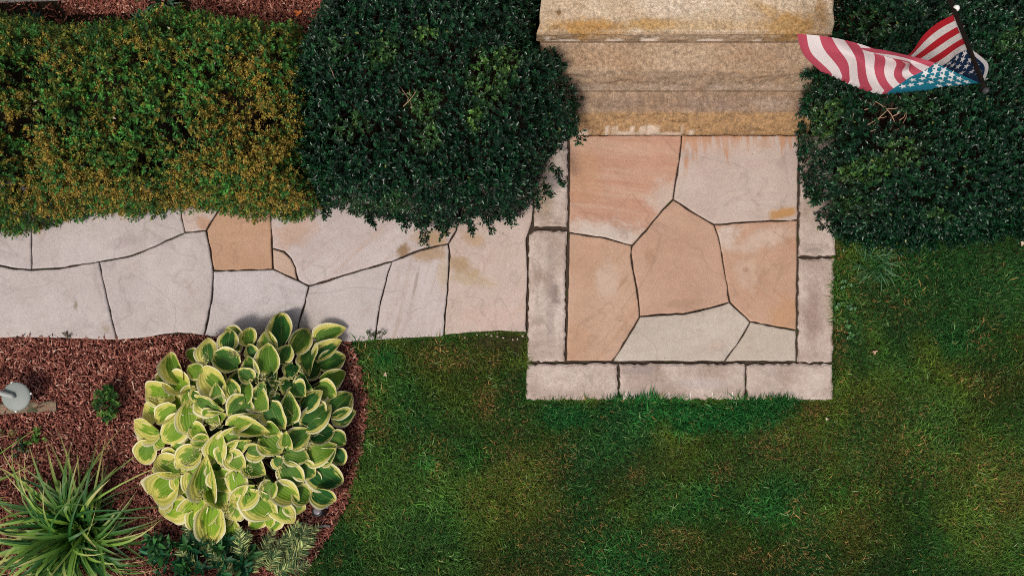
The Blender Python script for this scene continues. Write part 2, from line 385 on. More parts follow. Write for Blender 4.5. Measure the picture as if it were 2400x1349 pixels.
for i, (k, P) in enumerate(Q):
    slab("flagstone", P, 0.004, 0.032 + 0.002 * ((i * 5) % 3), QM[k], patio, gap=0.0062, seed=20 + i)
BC1 = (0.42, .345, .295); BC2 = (0.59, .515, .465)
BORD = [
 ([(1250, 318), (1332, 318), (1331, 534), (1248, 533)], [(1275, 480, 26, 70, 0, (.33, .245, .16), .7), (1275, 380, 30, 60, 0, (.30, .235, .19), .6)]),
 ([(1252, 539), (1329, 539), (1325, 847), (1234, 849), (1238, 640), (1238, 552)], [(1300, 690, 20, 40, 0, (.16, .125, .10), .75), (1290, 700, 18, 160, 0, (.33, .27, .25), .6)]),
 ([(1872, 318), (1950, 318), (1956, 602), (1869, 601)], [(1890, 380, 25, 70, 0, (.33, .26, .20), .5), (1900, 585, 40, 16, 0, (.36, .30, .27), .5)]),
 ([(1869, 605), (1954, 604), (1951, 849), (1866, 849)], [(1900, 720, 22, 120, 0, (.34, .255, .225), .6), (1940, 720, 12, 100, 0, (.47, .385, .31), .7)]),
 ([(1234, 850), (1447, 850), (1448, 936), (1231, 937)], [(1300, 920, 70, 20, 0, (.42, .34, .30), .6)]),
 ([(1449, 850), (1745, 849), (1745, 936), (1450, 936)], [(1500, 865, 70, 14, 0, (.33, .28, .27), .6), (1640, 895, 90, 16, 0, (.50, .44, .42), .6)]),
 ([(1747, 850), (1950, 850), (1952, 936), (1747, 936)], [(1800, 870, 40, 30, 0, (.38, .31, .28), .5)]),
]
bstones = []
for i, (P, st) in enumerate(BORD):
    bstones.append(slab("border_stone", P, 0.0, 0.037 + 0.002 * (i % 3), stone("border_stone_%s" % "abcdefg"[i], BC1, BC2, None, st, grain=.30, speck=.45, bump=1.0, bumpsc=30, lowsc=4, mott=.34), patio, gap=0.0062, step=.03, jit=.0045, bev=.009, top_noise=.004, seed=50 + i))
M_mark = plain("fresh_stone_mark", (0.66, 0.58, 0.54), 0.8)
for x in (1466, 1513, 1566, 1616, 1667, 1714):
    V, F = box(*sorted((W2(x - 2, 0)[0], W2(x + 1.5, 0)[0])), W2(0, 932)[1], W2(0, 919 - (x % 5))[1], 0.03, 0.0415, .002)
    mesh_py("wedge_mark", V, F, M_mark, bstones[5])

# ------------------------------------------------------------------ house wall beyond the top edge of the frame
M_side = plain("white_siding", (0.78, 0.77, 0.75), 0.5, 0.3, nscale=12, var=.04)
wa = Vector(W(-420, 23)); wb = Vector(W(2820, -100)); wd = (wb - wa).normalized(); wnrm = Vector((-wd.y, wd.x, 0))
wall = empty("house_wall", (wa + wb) / 2, "white clapboard house wall along the top edge of the garden bed", "wall")
def wbox(t0, t1, d0, d1, z0, z1):
    V = []
    for z in (z0, z1):
        for (t, d) in ((t0, d0), (t1, d0), (t1, d1), (t0, d1)): V.append(tuple(wa + wd * t + wnrm * d + Vector((0, 0, z))))
    return V, [(3, 2, 1, 0), (4, 5, 6, 7), (0, 1, 5, 4), (1, 2, 6, 5), (2, 3, 7, 6), (3, 0, 4, 7)]
WL = (wb - wa).length
mesh_py("base_trim", *wbox(0, WL, 0.0, 0.12, -0.01, 0.20), M_side, wall)
for i in range(22):
    z = 0.203 + i * 0.115
    V, F = wbox(0, WL, 0.012, 0.12, z, z + 0.112)
    for k in (4, 5): V[k] = tuple(Vector(V[k]) + wnrm * 0.014)
    mesh_py("clapboard", V, F, M_side, wall)

# ------------------------------------------------------------------ stone steps
def step_mat(name, base, base2, stains, front, streak=(.3, .5)):
    n = NT(name); P = n.pos()
    c = n.mix(n.ss(n.noise(2.2, 5, P, .65), .35, .65), base, base2)
    warp = n.noise(7, 5, P, .7); v2 = n.map(P, (0, 0, 0), 0, (.6, .08, 1)); wf = n.noise(1.0, 4, v2, .6)
    sep = n.n("ShaderNodeSeparateXYZ"); n.L(P, sep.inputs[0]); Y = sep.outputs[1]
    for (y0, hw, colr, st, wob) in front:                       # bands along the step: stains, riser shade and foot shadow lines painted in
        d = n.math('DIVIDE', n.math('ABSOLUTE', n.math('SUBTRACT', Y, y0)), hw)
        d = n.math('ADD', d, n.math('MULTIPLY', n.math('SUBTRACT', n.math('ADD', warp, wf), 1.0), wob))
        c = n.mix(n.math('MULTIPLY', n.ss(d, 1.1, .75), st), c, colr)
    for (px, py, rx, ry, ang, colr, st, z) in stains:
        x, y = W2(px, py, z); k = (CAMH - z) / CAMH
        v = n.map(P, (x, y, 0), R(ang), (rx * k / PXM, ry * k / PXM, 50))
        d = n.math('ADD', n.length(v), n.math('MULTIPLY', n.math('SUBTRACT', warp, .5), 1.8))
        c = n.mix(n.math('MULTIPLY', n.ss(d, 1.1, .3), st), c, colr)
    vr = n.map(P, (0, 0, 0), 0, (.35, .11, 1)); rust = n.ss(n.noise(1.0, 5, vr, .7, .5), .48, .66)
    c = n.mix(n.math('MULTIPLY', rust, .35), c, (.37, .225, .115))
    c = n.mix(n.math('MULTIPLY', n.ss(n.noise(9, 6, P, .75, .6), .52, .70), .55), c, tuple(x * .5 for x in base))
    c = n.mix(n.math('MULTIPLY', n.ss(n.noise(13, 5, n.map(P, (5, 2, 0)), .75), .58, .72), .5), c, tuple(min(.75, x * 1.5) for x in base2))
    g = n.noise(34, 6, P, .85)
    c = n.mix(1.0, c, n.mix(n.ss(g, .3, .7), (.62,) * 3, (1.30,) * 3), 'MULTIPLY')
    c = n.mix(1.0, c, n.mix(n.noise(17, 6, P, .8), (.48, .45, .41), (1.45,) * 3), 'MULTIPLY')
    vs = n.map(P, (0, 0, 0), 0, (.022, .16, 1)); c = n.mix(n.math('MULTIPLY', n.ss(n.noise(1.0, 3, vs, .6), .5, .68), streak[0]), c, tuple(x * streak[1] for x in base))
    c = n.mix(n.math('MULTIPLY', n.ss(n.noise(28, 4, P, .6), .60, .72), .45), c, tuple(x * .45 for x in base))
    ch = n.attr("col").outputs["Color"]
    sc_ = n.n("ShaderNodeSeparateColor"); n.L(ch, sc_.inputs[0])
    c = n.mix(.06, c, (.24, .15, .09)); c = n.mix(sc_.outputs[0], c, (.72, .62, .52))
    n.bump(n.math('ADD', n.noise(45, 6, P, .75), n.math('MULTIPLY', n.noise(10, 4, P), .8)), .9, .012)
    return n.done(c, .85, .2)
steps = empty("stone_steps", W(1600, 250, 0), "three weathered tan stone steps leading up from the patio", "steps")
def step_block(px0, px1, pyl, pyb, zt, zb, yback, mat, seed, slant=(0, 0), chipf=.5, rough=1.0):
    """a rock-faced block: flat tread, battered split face from the lip (pyl) down to its foot (pyb)"""
    rg = np.random.default_rng(seed)
    x0 = W2(px0, 0, zt)[0]; x1 = W2(px1, 0, zt)[0]; yl = W2(0, pyl, zt)[1]; yft = W2(0, pyb, zb)[1]
    nx = 170; xs = np.linspace(x0, x1, nx); depth = yback - yl; V = []; C = []; rows = []
    nf = 9
    for i in range(nf + 1): t = i / nf; rows.append((yft + (yl - yft) * t, zb + (zt - zb) * t ** .8, t, 1))
    for t in (.012, .05, .15, .3, .5, .7, .85, 1.0): rows.append((yl + depth * t, zt, t, 0))
    for ri, (y0, z0, t, face) in enumerate(rows):
        s_ = np.linspace(0, 1, nx); tt = max(0, (y0 - yl) / depth)
        xa = xs + (1 - s_) * slant[0] * tt + s_ * slant[1] * tt + (vnoise(np.full(nx, y0 * 14), np.full(nx, 2.0), seed) - .5) * .02
        if face:
            bul = math.sin(math.pi * min(t, 1)) * rough * 1.5
            fac = (fbm(xs * 7, np.full(nx, z0 * 22), seed + 1) - .5) * .05 + (np.abs(vnoise(xs * 16, np.full(nx, z0 * 40), seed + 2) - .5)) * .03
            y = y0 + fac * bul + (vnoise(xs * 22, xs * 0, seed + 3) - .5) * (.010 if t > .9 else .002); z = z0 + rg.normal(0, .0022, nx) * bul + fac * bul * .35
            ch = smooth01(.46, .60, fbm(xs * 9, xs * 0 + 3, seed + 5)) * chipf * (1.0 if ri in (0, 1) else (smooth01(.55, .7, vnoise(xs * 25, xs * 0, seed + 6)) if ri in (2, 3) else 0)) * np.ones(nx)
        else:
            y = np.full(nx, y0) + (vnoise(xs * 22, xs * 0, seed + 3) - .5) * .010 * max(0, 1 - t * 8); z = z0 + (fbm(xs * 4, np.full(nx, y0 * 5), seed + 4) - .5) * .006 - (.006 * smooth01(.5, .75, fbm(xs * 8, xs * 0, seed + 8)) if t < .02 else 0); ch = np.zeros(nx)
        V += list(zip(xa, y, z)); C += [(c_,) * 3 for c_ in ch]
    F = []
    for r in range(len(rows) - 1):
        for i in range(nx - 1): a = r * nx + i; F.append((a, a + 1, a + nx + 1, a + nx))
    base = len(V)
    for r in range(len(rows)):
        for q in (0, nx - 1): v = V[r * nx + q]; V.append((v[0], v[1], zb - .002)); C.append((0,) * 3)
    for r in range(len(rows) - 1):
        F.append((base + r * 2, r * nx, (r + 1) * nx, base + r * 2 + 2)); F.append((r * nx + nx - 1, base + r * 2 + 1, base + r * 2 + 3, (r + 1) * nx + nx - 1))
    return mesh_np("step", V, F, mat, steps, np.array(C))
Z1, Z2, Z3 = .16, .32, .47
yb = wa.y + (wd.y / wd.x) * (1.3 - wa.x)
fy = lambda py, z: W2(0, py, z)[1]
ORG = (.46, .285, .10)
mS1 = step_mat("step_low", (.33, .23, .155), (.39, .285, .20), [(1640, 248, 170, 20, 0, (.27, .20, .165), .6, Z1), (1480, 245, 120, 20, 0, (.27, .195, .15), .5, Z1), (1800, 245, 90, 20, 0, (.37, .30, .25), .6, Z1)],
   [(fy(293, .08), .088, (.40, .24, .105), .8, .6), (fy(238, Z1), .05, (.28, .205, .155), .45, 1.2), (fy(214, Z1), .006, (.10, .07, .045), .6, .6)], (.45, .55))  # last band: shadow line painted where the next riser meets the tread
mS2 = step_mat("step_mid", (.40, .295, .205), (.47, .36, .26), [(1420, 135, 130, 40, 0, (.37, .245, .145), .6, Z2), (1800, 140, 120, 50, 0, (.33, .235, .165), .6, Z2), (1600, 120, 150, 25, 0, (.46, .36, .25), .5, Z2)],
   [(fy(192, .24), .068, (.285, .21, .145), .7, .7), (fy(99, Z2), .007, (.09, .06, .04), .8, .3), (fy(206, .18), .02, (.40, .31, .24), .5, .8)], (.15, .6))  # first band paints shade on the riser face, second the upper riser's foot shadow
mS3 = step_mat("step_top", (.50, .40, .28), (.60, .50, .38), [(1390, 62, 150, 26, 0, (.40, .215, .05), .9, Z3), (1520, 55, 70, 16, 0, (.42, .245, .07), .8, Z3), (1860, 60, 110, 40, 0, (.38, .215, .06), .9, Z3), (1790, 20, 60, 20, -30, (.43, .27, .10), .7, Z3), (1310, 30, 8, 8, 0, (.16, .085, .02), .9, Z3), (1925, 40, 20, 50, 0, (.36, .22, .09), .8, Z3), (1590, 10, 120, 40, 0, (.62, .55, .45), .7, Z3), (1650, 62, 300, 18, 0, (.44, .30, .14), .5, Z3)],
   [(fy(76, Z3), .02, (.66, .57, .45), .7, .5), (fy(90, .38), .025, (.33, .22, .13), .6, 1.2)], (.0, .5))
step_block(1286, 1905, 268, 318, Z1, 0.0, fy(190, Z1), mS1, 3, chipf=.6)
step_block(1268, 1910, 171, 212, Z2, Z1, fy(70, Z2), mS2, 5, chipf=.15)
step_block(1261, 1953, 80, 97, Z3, Z2, yb - .01, mS3, 9, slant=(.05, .0), chipf=1.0, rough=.6)

# ------------------------------------------------------------------ loose mulch
CHIPCOL = np.array([(.235, .082, .060), (.145, .046, .034), (.36, .150, .110), (.070, .024, .018), (.48, .25, .19), (.27, .096, .068)])
def chips(name, polys, n, seed, label, keep=None, bright=1.0):
    rg = np.random.default_rng(seed)
    X = []; Y = []
    for P, fr in polys:
        Pw = [W2(*p) for p in P]; a = np.array(Pw); lo, hi = a.min(0), a.max(0); want = int(n * fr); got = 0
        while got < want:
            x = rg.uniform(lo[0], hi[0], want); y = rg.uniform(lo[1], hi[1], want); k = inpoly(x, y, Pw)
            X.append(x[k]); Y.append(y[k]); got += k.sum()
    x = np.concatenate(X); y = np.concatenate(Y); N = len(x)
    L = rg.gamma(3.2, .0085, N) + .008; Wd = rg.uniform(.005, .013, N); T = rg.uniform(.002, .005, N)
    yaw = rg.uniform(0, 2 * np.pi, N); pit = rg.normal(0, .35, N); z = rg.uniform(.002, .022, N) + np.abs(np.sin(pit)) * L * .4
    d = np.stack([np.cos(yaw) * np.cos(pit), np.sin(yaw) * np.cos(pit), np.sin(pit)], 1)
    s = unit(np.stack([-np.sin(yaw), np.cos(yaw), rg.normal(0, .4, N)], 1)); nn = unit(np.cross(d, s)); c = np.stack([x, y, z], 1)
    V = np.empty((N, 8, 3)); i = 0
    for a in (-1, 1):
        for b in (-1, 1):
            for e in (-1, 1):
                tp = 1.0 if a < 0 else .55
                V[:, i] = c + d * (a * L / 2)[:, None] + s * (b * Wd / 2 * tp)[:, None] + nn * (e * T / 2)[:, None]; i += 1
    q = np.array([(0, 1, 3, 2), (4, 6, 7, 5), (0, 4, 5, 1), (2, 3, 7, 6), (1, 5, 7, 3)])
    F = (np.arange(N)[:, None, None] * 8 + q[None]).reshape(-1, 4)
    col = CHIPCOL[rg.choice(6, N, p=[.3, .2, .16, .12, .06, .16])] * rg.uniform(.7, 1.35, N)[:, None] * bright
    pale = rg.random(N) < .03; col[pale] = np.array([.58, .38, .29]) * rg.uniform(.7, 1.2, pale.sum())[:, None]
    o = mesh_np(name, V.reshape(-1, 3), F, M_chip, None, np.repeat(col, 8, 0))
    return tag(o, label, "mulch", None, "stuff")
chips("mulch_chips", [(BED_LOW, 1.0)], 26000, 11, "red brown wood mulch chips around the hosta")
chips("mulch_chips", [([(140, -20), (350, -20), (345, 30), (160, 34)], .22), ([(440, -30), (810, -30), (800, 60), (690, 84), (470, 62)], .5), ([(-100, -10), (900, -40), (880, 110), (-100, 110)], .22), ([(1955, -30), (2000, -30), (2000, 80), (1955, 100)], .03)], 3600, 12, "red wood mulch chips between the hedge and the house")

# ------------------------------------------------------------------ lawn
LAWN_HOLES = [BED_LOW, [(-200, -100), (1246, -100), (1240, 782), (1170, 779), (1041, 789), (880, 800), (700, 806), (-200, 795)], [(1236, -100), (1953, -100), (1952, 936), (1233, 936)], BED_RIGHT]
HW = [[W2(*p) for p in P] for P in LAWN_HOLES]
def patch(x, y, L):
    s = np.zeros(np.shape(x))
    for (px, py, rx, ry, a) in L:
        cx, cy = W2(px, py); d = np.hypot((x - cx) / (rx / PXM), (y - cy) / (ry / PXM)) + (fbm(x * 5, y * 5, 31) - .5) * 1.3
        s = np.maximum(s, a * smooth01(1.1, .45, d))
    return s
LUSH = [(1560, 965, 330, 34, .9), (1340, 975, 110, 45, 1), (1440, 1010, 60, 70, .8), (1660, 975, 170, 42, 1), (1800, 960, 90, 30, .9), (900, 842, 52, 42, .9), (1400, 1030, 110, 80, .55), (1560, 1180, 120, 60, .5), (1830, 1180, 90, 70, .6), (2170, 640, 130, 80, .6), (1480, 1310, 120, 50, .7), (2260, 730, 120, 110, .5), (980, 1080, 40, 30, .7), (2050, 615, 50, 30, .8), (1990, 1010, 80, 80, .25), (1900, 1310, 90, 40, .4), (1060, 1010, 60, 60, .3)]
DRY = [(1140, 940, 28, 42, 1), (1160, 845, 24, 30, .7), (1085, 852, 22, 20, .9), (870, 930, 28, 60, .95), (890, 1000, 26, 40, .8), (1300, 1070, 50, 60, .5), (1205, 1060, 30, 30, .7), (1490, 1110, 30, 22, .7), (1697, 1108, 30, 26, .7), (1870, 1190, 40, 34, .8), (1910, 960, 44, 22, .9), (1830, 1040, 70, 44, .5), (1965, 590, 22, 40, 1), (1965, 800, 16, 120, .8), (2290, 890, 60, 60, .5), (2310, 780, 40, 60, .4), (1580, 1260, 80, 40, .6), (1000, 1060, 60, 60, .35), (1820, 1300, 120, 40, .6), (1050, 830, 80, 50, .6), (1200, 900, 30, 50, .4), (790, 1310, 30, 26, .7), (2180, 1080, 120, 70, .5), (2340, 1150, 90, 120, .45), (840, 1200, 40, 60, .5), (820, 860, 30, 40, .6), (2060, 950, 130, 60, .35)]
OLIVE = [(1050, 900, 180, 120, 1), (950, 1150, 140, 160, .7), (1180, 1180, 150, 120, .8), (1650, 1280, 200, 70, .9), (2280, 900, 120, 90, .5), (2300, 1150, 160, 160, .8), (1500, 1060, 120, 80, .6), (2050, 1200, 120, 100, .6), (900, 1290, 120, 70, .6)]
DEEP = [(2150, 690, 260, 170, .9), (2330, 620, 160, 120, .8), (1430, 1060, 160, 110, .6), (1800, 1120, 160, 120, .5), (1400, 1280, 220, 90, .5), (2060, 1000, 110, 110, .5), (1000, 1250, 120, 90, .5), (2000, 760, 60, 160, .6)]
BARE = [(1150, 800, 90, 18, 1), (1215, 815, 28, 40, 1), (1030, 800, 40, 10, .8), (850, 830, 14, 50, .7)]
def lawn(name, x, y, seed, label, lean=None):
    rg = np.random.default_rng(seed); N = len(x)
    lush = np.maximum(patch(x, y, LUSH), .45 * smooth01(.56, .74, fbm(x * .9, y * .9, 3)))
    dry = np.maximum(patch(x, y, DRY), .26 * smooth01(.54, .76, fbm(x * 1.6 + 9, y * 1.6, 8)))
    dry = dry * (1 - .7 * lush)
    olive = np.clip(smooth01(.40, .66, fbm(x * 1.9, y * 1.9, 15)) + .7 * patch(x, y, OLIVE), 0, 1)
    base = np.array([.028, .096, .013])[None] * (1 - olive)[:, None] + np.array([.082, .130, .015])[None] * olive[:, None]
    base = base * (1 - lush)[:, None] + np.array([.018, .135, .026])[None] * lush[:, None]
    base = base * .80 * (.70 + .55 * smooth01(.3, .7, fbm(x * 1.3 + 4, y * 1.3, 90)) * (.75 + .5 * fbm(x * 9, y * 9, 92)))[:, None]
    dp = patch(x, y, DEEP)[:, None]; base = base * (1 - dp) + np.array([.015, .066, .014])[None] * dp
    straw = rg.random(N) < (.014 + .36 * dry)
    sc_ = np.array([.29, .18, .058])[None] * rg.uniform(.5, 1.35, N)[:, None]
    col = base * rg.uniform(.35, 1.9, N)[:, None] * (1 - .25 * dry)[:, None] + np.array([.016, .009, .001])[None] * dry[:, None]
    col[straw] = sc_[straw]
    pale = rg.random(N) < .035; col[pale] = np.array([.17, .27, .10])
    L = rg.uniform(.026, .060, N) * (1 + .7 * lush) * (1 - .2 * dry); Wd = rg.uniform(.0030, .0060, N) * (1 + .6 * lush)
    big = (rg.random(N) < .22 * smooth01(.52, .7, fbm(x * 7, y * 7, 71))); L = np.where(big, L * 1.5, L); Wd = np.where(big, Wd * 1.35, Wd); col = np.where(big[:, None], col * 1.5, col)
    flow = fbm(x * 1.5, y * 1.5, 44) * 9
    yaw = flow + rg.normal(0, 1.5, N); tilt = np.clip(rg.normal(.95, .35, N), .1, 1.5)
    if lean is not None:
        e_ = ~np.isnan(lean); yaw[e_] = lean[e_] + rg.normal(0, .6, e_.sum()); tilt[e_] = rg.uniform(.5, 1.15, e_.sum()); L[e_] *= 1.35
    d = np.stack([np.cos(yaw), np.sin(yaw), np.zeros(N)], 1); s = np.stack([-np.sin(yaw), np.cos(yaw), np.zeros(N)], 1); up = np.array([0, 0, 1.0])
    b = np.stack([x, y, np.full(N, -.012)], 1)
    m = b + d * (L * .5 * np.sin(tilt * .7))[:, None] + up * (L * .5 * np.cos(tilt * .7))[:, None]
    t = m + d * (L * .5 * np.sin(np.minimum(tilt * 1.45, 1.75)))[:, None] + up * (L * .5 * np.cos(np.minimum(tilt * 1.45, 1.75)))[:, None]
    h = (Wd / 2)[:, None]
    V = np.stack([b - s * h, b + s * h, m - s * h * .85, m + s * h * .85, t], 1)
    F = (np.arange(N)[:, None, None] * 5 + np.array([(0, 1, 3), (0, 3, 2), (2, 3, 4)])[None]).reshape(-1, 3)
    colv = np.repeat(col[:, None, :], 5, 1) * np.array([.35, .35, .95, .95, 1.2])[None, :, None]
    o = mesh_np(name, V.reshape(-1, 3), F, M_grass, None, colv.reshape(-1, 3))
    return tag(o, label, "grass", None, "stuff")
x = rg0 = np.random.default_rng(21).uniform(-2.0, 4.5, 360000); y = np.random.default_rng(22).uniform(-2.75, .75, 360000)
k = np.ones(len(x), bool)
for P in HW: k &= ~inpoly(x, y, P)
k &= np.random.default_rng(23).random(len(x)) > .85 * patch(x, y, BARE)
# blades leaning over the stone edges, and scattered clumps of broader blades
def along(pts, n, sd, spread=6):
    rg = np.random.default_rng(sd); P = np.array(pts, float); L = np.hypot(*np.diff(P, axis=0).T); i = rg.choice(len(L), n, p=L / L.sum()); q = P[i] + (P[i + 1] - P[i]) * rg.random((n, 1)) + rg.normal(0, spread * .3, (n, 2))
    return (q[:, 0] - 1200) / PXM, (674.5 - q[:, 1]) / PXM
ex, ey = along([(1228, 800), (1229, 941), (1956, 941), (1960, 560)], 5200, 31, 8)
ex2, ey2 = along([(830, 802), (880, 803), (1041, 793), (1170, 783), (1232, 786)], 900, 32, 8)
nk = int(k.sum()); le = np.where(ex < W2(1231, 0)[0], 0.0, np.where(ex > W2(1954, 0)[0], math.pi, math.pi / 2))
lean = np.concatenate([np.full(nk, np.nan), le, np.full(len(ex2), math.pi / 2)])
x = np.concatenate([x[k], ex, ex2]); y = np.concatenate([y[k], ey, ey2])
lawn("lawn_grass", x, y, 24, "patchy green and straw coloured lawn grass around the patio", lean)

# ------------------------------------------------------------------ leaves and shrubs
def leaf_mesh(name, p, d, nrm, L, Wd, col, mat, parent, fold=.25, hexa=False):
    N = len(p); s = unit(np.cross(d, nrm)); nrm = unit(np.cross(s, d)); L = L[:, None]; h = (Wd / 2)[:, None]
    if not hexa:
        V = np.stack([p, p + d * L * .42 + s * h + nrm * h * fold, p + d * L - nrm * L * .08, p + d * L * .42 - s * h + nrm * h * fold], 1)
        F = (np.arange(N)[:, None, None] * 4 + np.array([(0, 1, 2), (0, 2, 3)])[None]).reshape(-1, 3); k = 4
    else:
        V = np.stack([p, p + d * L * .28 + s * h * .9 + nrm * h * fold, p + d * L * .65 + s * h * .8 + nrm * h * fold, p + d * L - nrm * L * .10,
                      p + d * L * .65 - s * h * .8 + nrm * h * fold, p + d * L * .28 - s * h * .9 + nrm * h * fold], 1)
        F = (np.arange(N)[:, None, None] * 6 + np.array([(0, 1, 2, 3), (0, 3, 4, 5)])[None]).reshape(-1, 4); k = 6
    return mesh_np(name, V.reshape(-1, 3), F, mat, parent, np.repeat(col, k, 0))
def shoots(p, a, n, slen, b0, b1, rg):
    """leaves spiralling round shoot axes; returns leaf base, direction, normal, index 0..1, shoot id"""
    N = len(p); a = unit(a); ref = np.where(np.abs(a[:, 2:3]) < .9, np.array([[0, 0, 1.0]]), np.array([[1.0, 0, 0]]))
    u = unit(np.cross(a, ref)); v = np.cross(a, u); ph = rg.uniform(0, 6.28, N)
    out = []
    for k in range(n):
        t = (k + .5) / n; an = ph + k * 2.399 + rg.normal(0, .2, N); r = u * np.cos(an)[:, None] + v * np.sin(an)[:, None]
        be = b0 + (b1 - b0) * t + rg.normal(0, .18, N)
        d = a * np.cos(be)[:, None] + r * np.sin(be)[:, None]; nn = a * np.sin(be)[:, None] - r * np.cos(be)[:, None]
        out.append((p + a * (slen * t)[:, None], d, nn, np.full(N, t), np.arange(N)))
    return [np.concatenate(z) for z in zip(*out)]
def mound_points(Pw, Hh, Rr, n_top, n_side, rg, zlow=.06, lump=.10, lumpsc=2.6, seed=0):
    """points and outward normals on a lumpy clipped-shrub surface over a plan outline (world coords)"""
    A = np.array(Pw); lo, hi = A.min(0), A.max(0); X = []; Y = []; got = 0
    while got < n_top:
        x = rg.uniform(lo[0], hi[0], n_top); y = rg.uniform(lo[1], hi[1], n_top); k = inpoly(x, y, Pw); X.append(x[k]); Y.append(y[k]); got += k.sum()
    x = np.concatenate(X)[:n_top]; y = np.concatenate(Y)[:n_top]
    def hgt(x, y):
        d = np.minimum(pdist(x, y, Pw) / Rr, 1)
        return zlow + (Hh - zlow) * np.sqrt(np.maximum(1 - (1 - d) ** 2, 0)) * (1 + lump * 2 * (fbm(x * lumpsc, y * lumpsc, seed) - .5) * 1.6)
    z = hgt(x, y); e = .04
    gx = (hgt(x + e, y) - hgt(x - e, y)) / (2 * e); gy = (hgt(x, y + e) - hgt(x, y - e)) / (2 * e)
    nn = unit(np.stack([-gx, -gy, np.ones(len(x))], 1)); p = np.stack([x, y, z], 1)
    S = len(Pw); per = np.array([math.dist(Pw[i], Pw[(i + 1) % S]) for i in range(S)]); i = rg.choice(S, n_side, p=per / per.sum()); t = rg.random(n_side)[:, None]
    a = A[i]; b = A[(i + 1) % S]; q = a + (b - a) * t; ed = unit(b - a); sgn = 1 if signed_area(Pw) > 0 else -1
    outn = np.stack([ed[:, 1], -ed[:, 0]], 1) * sgn
    ph = rg.uniform(-.3, 1.1, n_side); q = q - outn * (Rr * (1 - np.cos(ph)))[:, None] * .8
    q = q + outn * ((fbm(q[:, 0] * 3.5, q[:, 1] * 3.5, seed + 5) - .5) * .16)[:, None]
    zz = np.maximum(.05, zlow + (Hh - zlow) * np.sin(ph))
    p2 = np.stack([q[:, 0], q[:, 1], zz], 1); n2 = np.stack([outn[:, 0] * np.cos(ph), outn[:, 1] * np.cos(ph), np.sin(np.maximum(ph, .1))], 1)
    return np.concatenate([p, p2]), unit(np.concatenate([nn, n2])), hgt
def px_of(p):
    k = (CAMH - p[:, 2]) / CAMH / PXM; return p[:, 0] / k + 1200, 674.5 - p[:, 1] / k
def pxpatch(p, L, warp=1.0, sc=5):
    X, Y = px_of(p); s = np.zeros(len(p)); w = (fbm(p[:, 0] * sc, p[:, 1] * sc, 61) - .5) * warp
    for (px, py, rx, ry, a) in L: s = np.maximum(s, a * smooth01(1.1, .5, np.hypot((X - px) / rx, (Y - py) / ry) + w))
    return s
def stems(name, root, tops, mat, parent, r0=.012, seed=0, seg=5):
    rg = np.random.default_rng(seed); parts = []
    for t in tops:
        t = Vector(t); b = Vector((root[0] + (t.x - root[0]) * .25 + rg.normal(0, .05), root[1] + (t.y - root[1]) * .25 + rg.normal(0, .05), -.01))
        m = b.lerp(t, .5) + Vector((rg.normal(0, .05), rg.normal(0, .05), .05))
        parts.append(tube([b, b.lerp(m, .6), m, m.lerp(t, .5), t], [r0, r0 * .8, r0 * .65, r0 * .5, r0 * .3], seg))
    V, F = join(parts); return mesh_py(name, V, F, mat, parent)

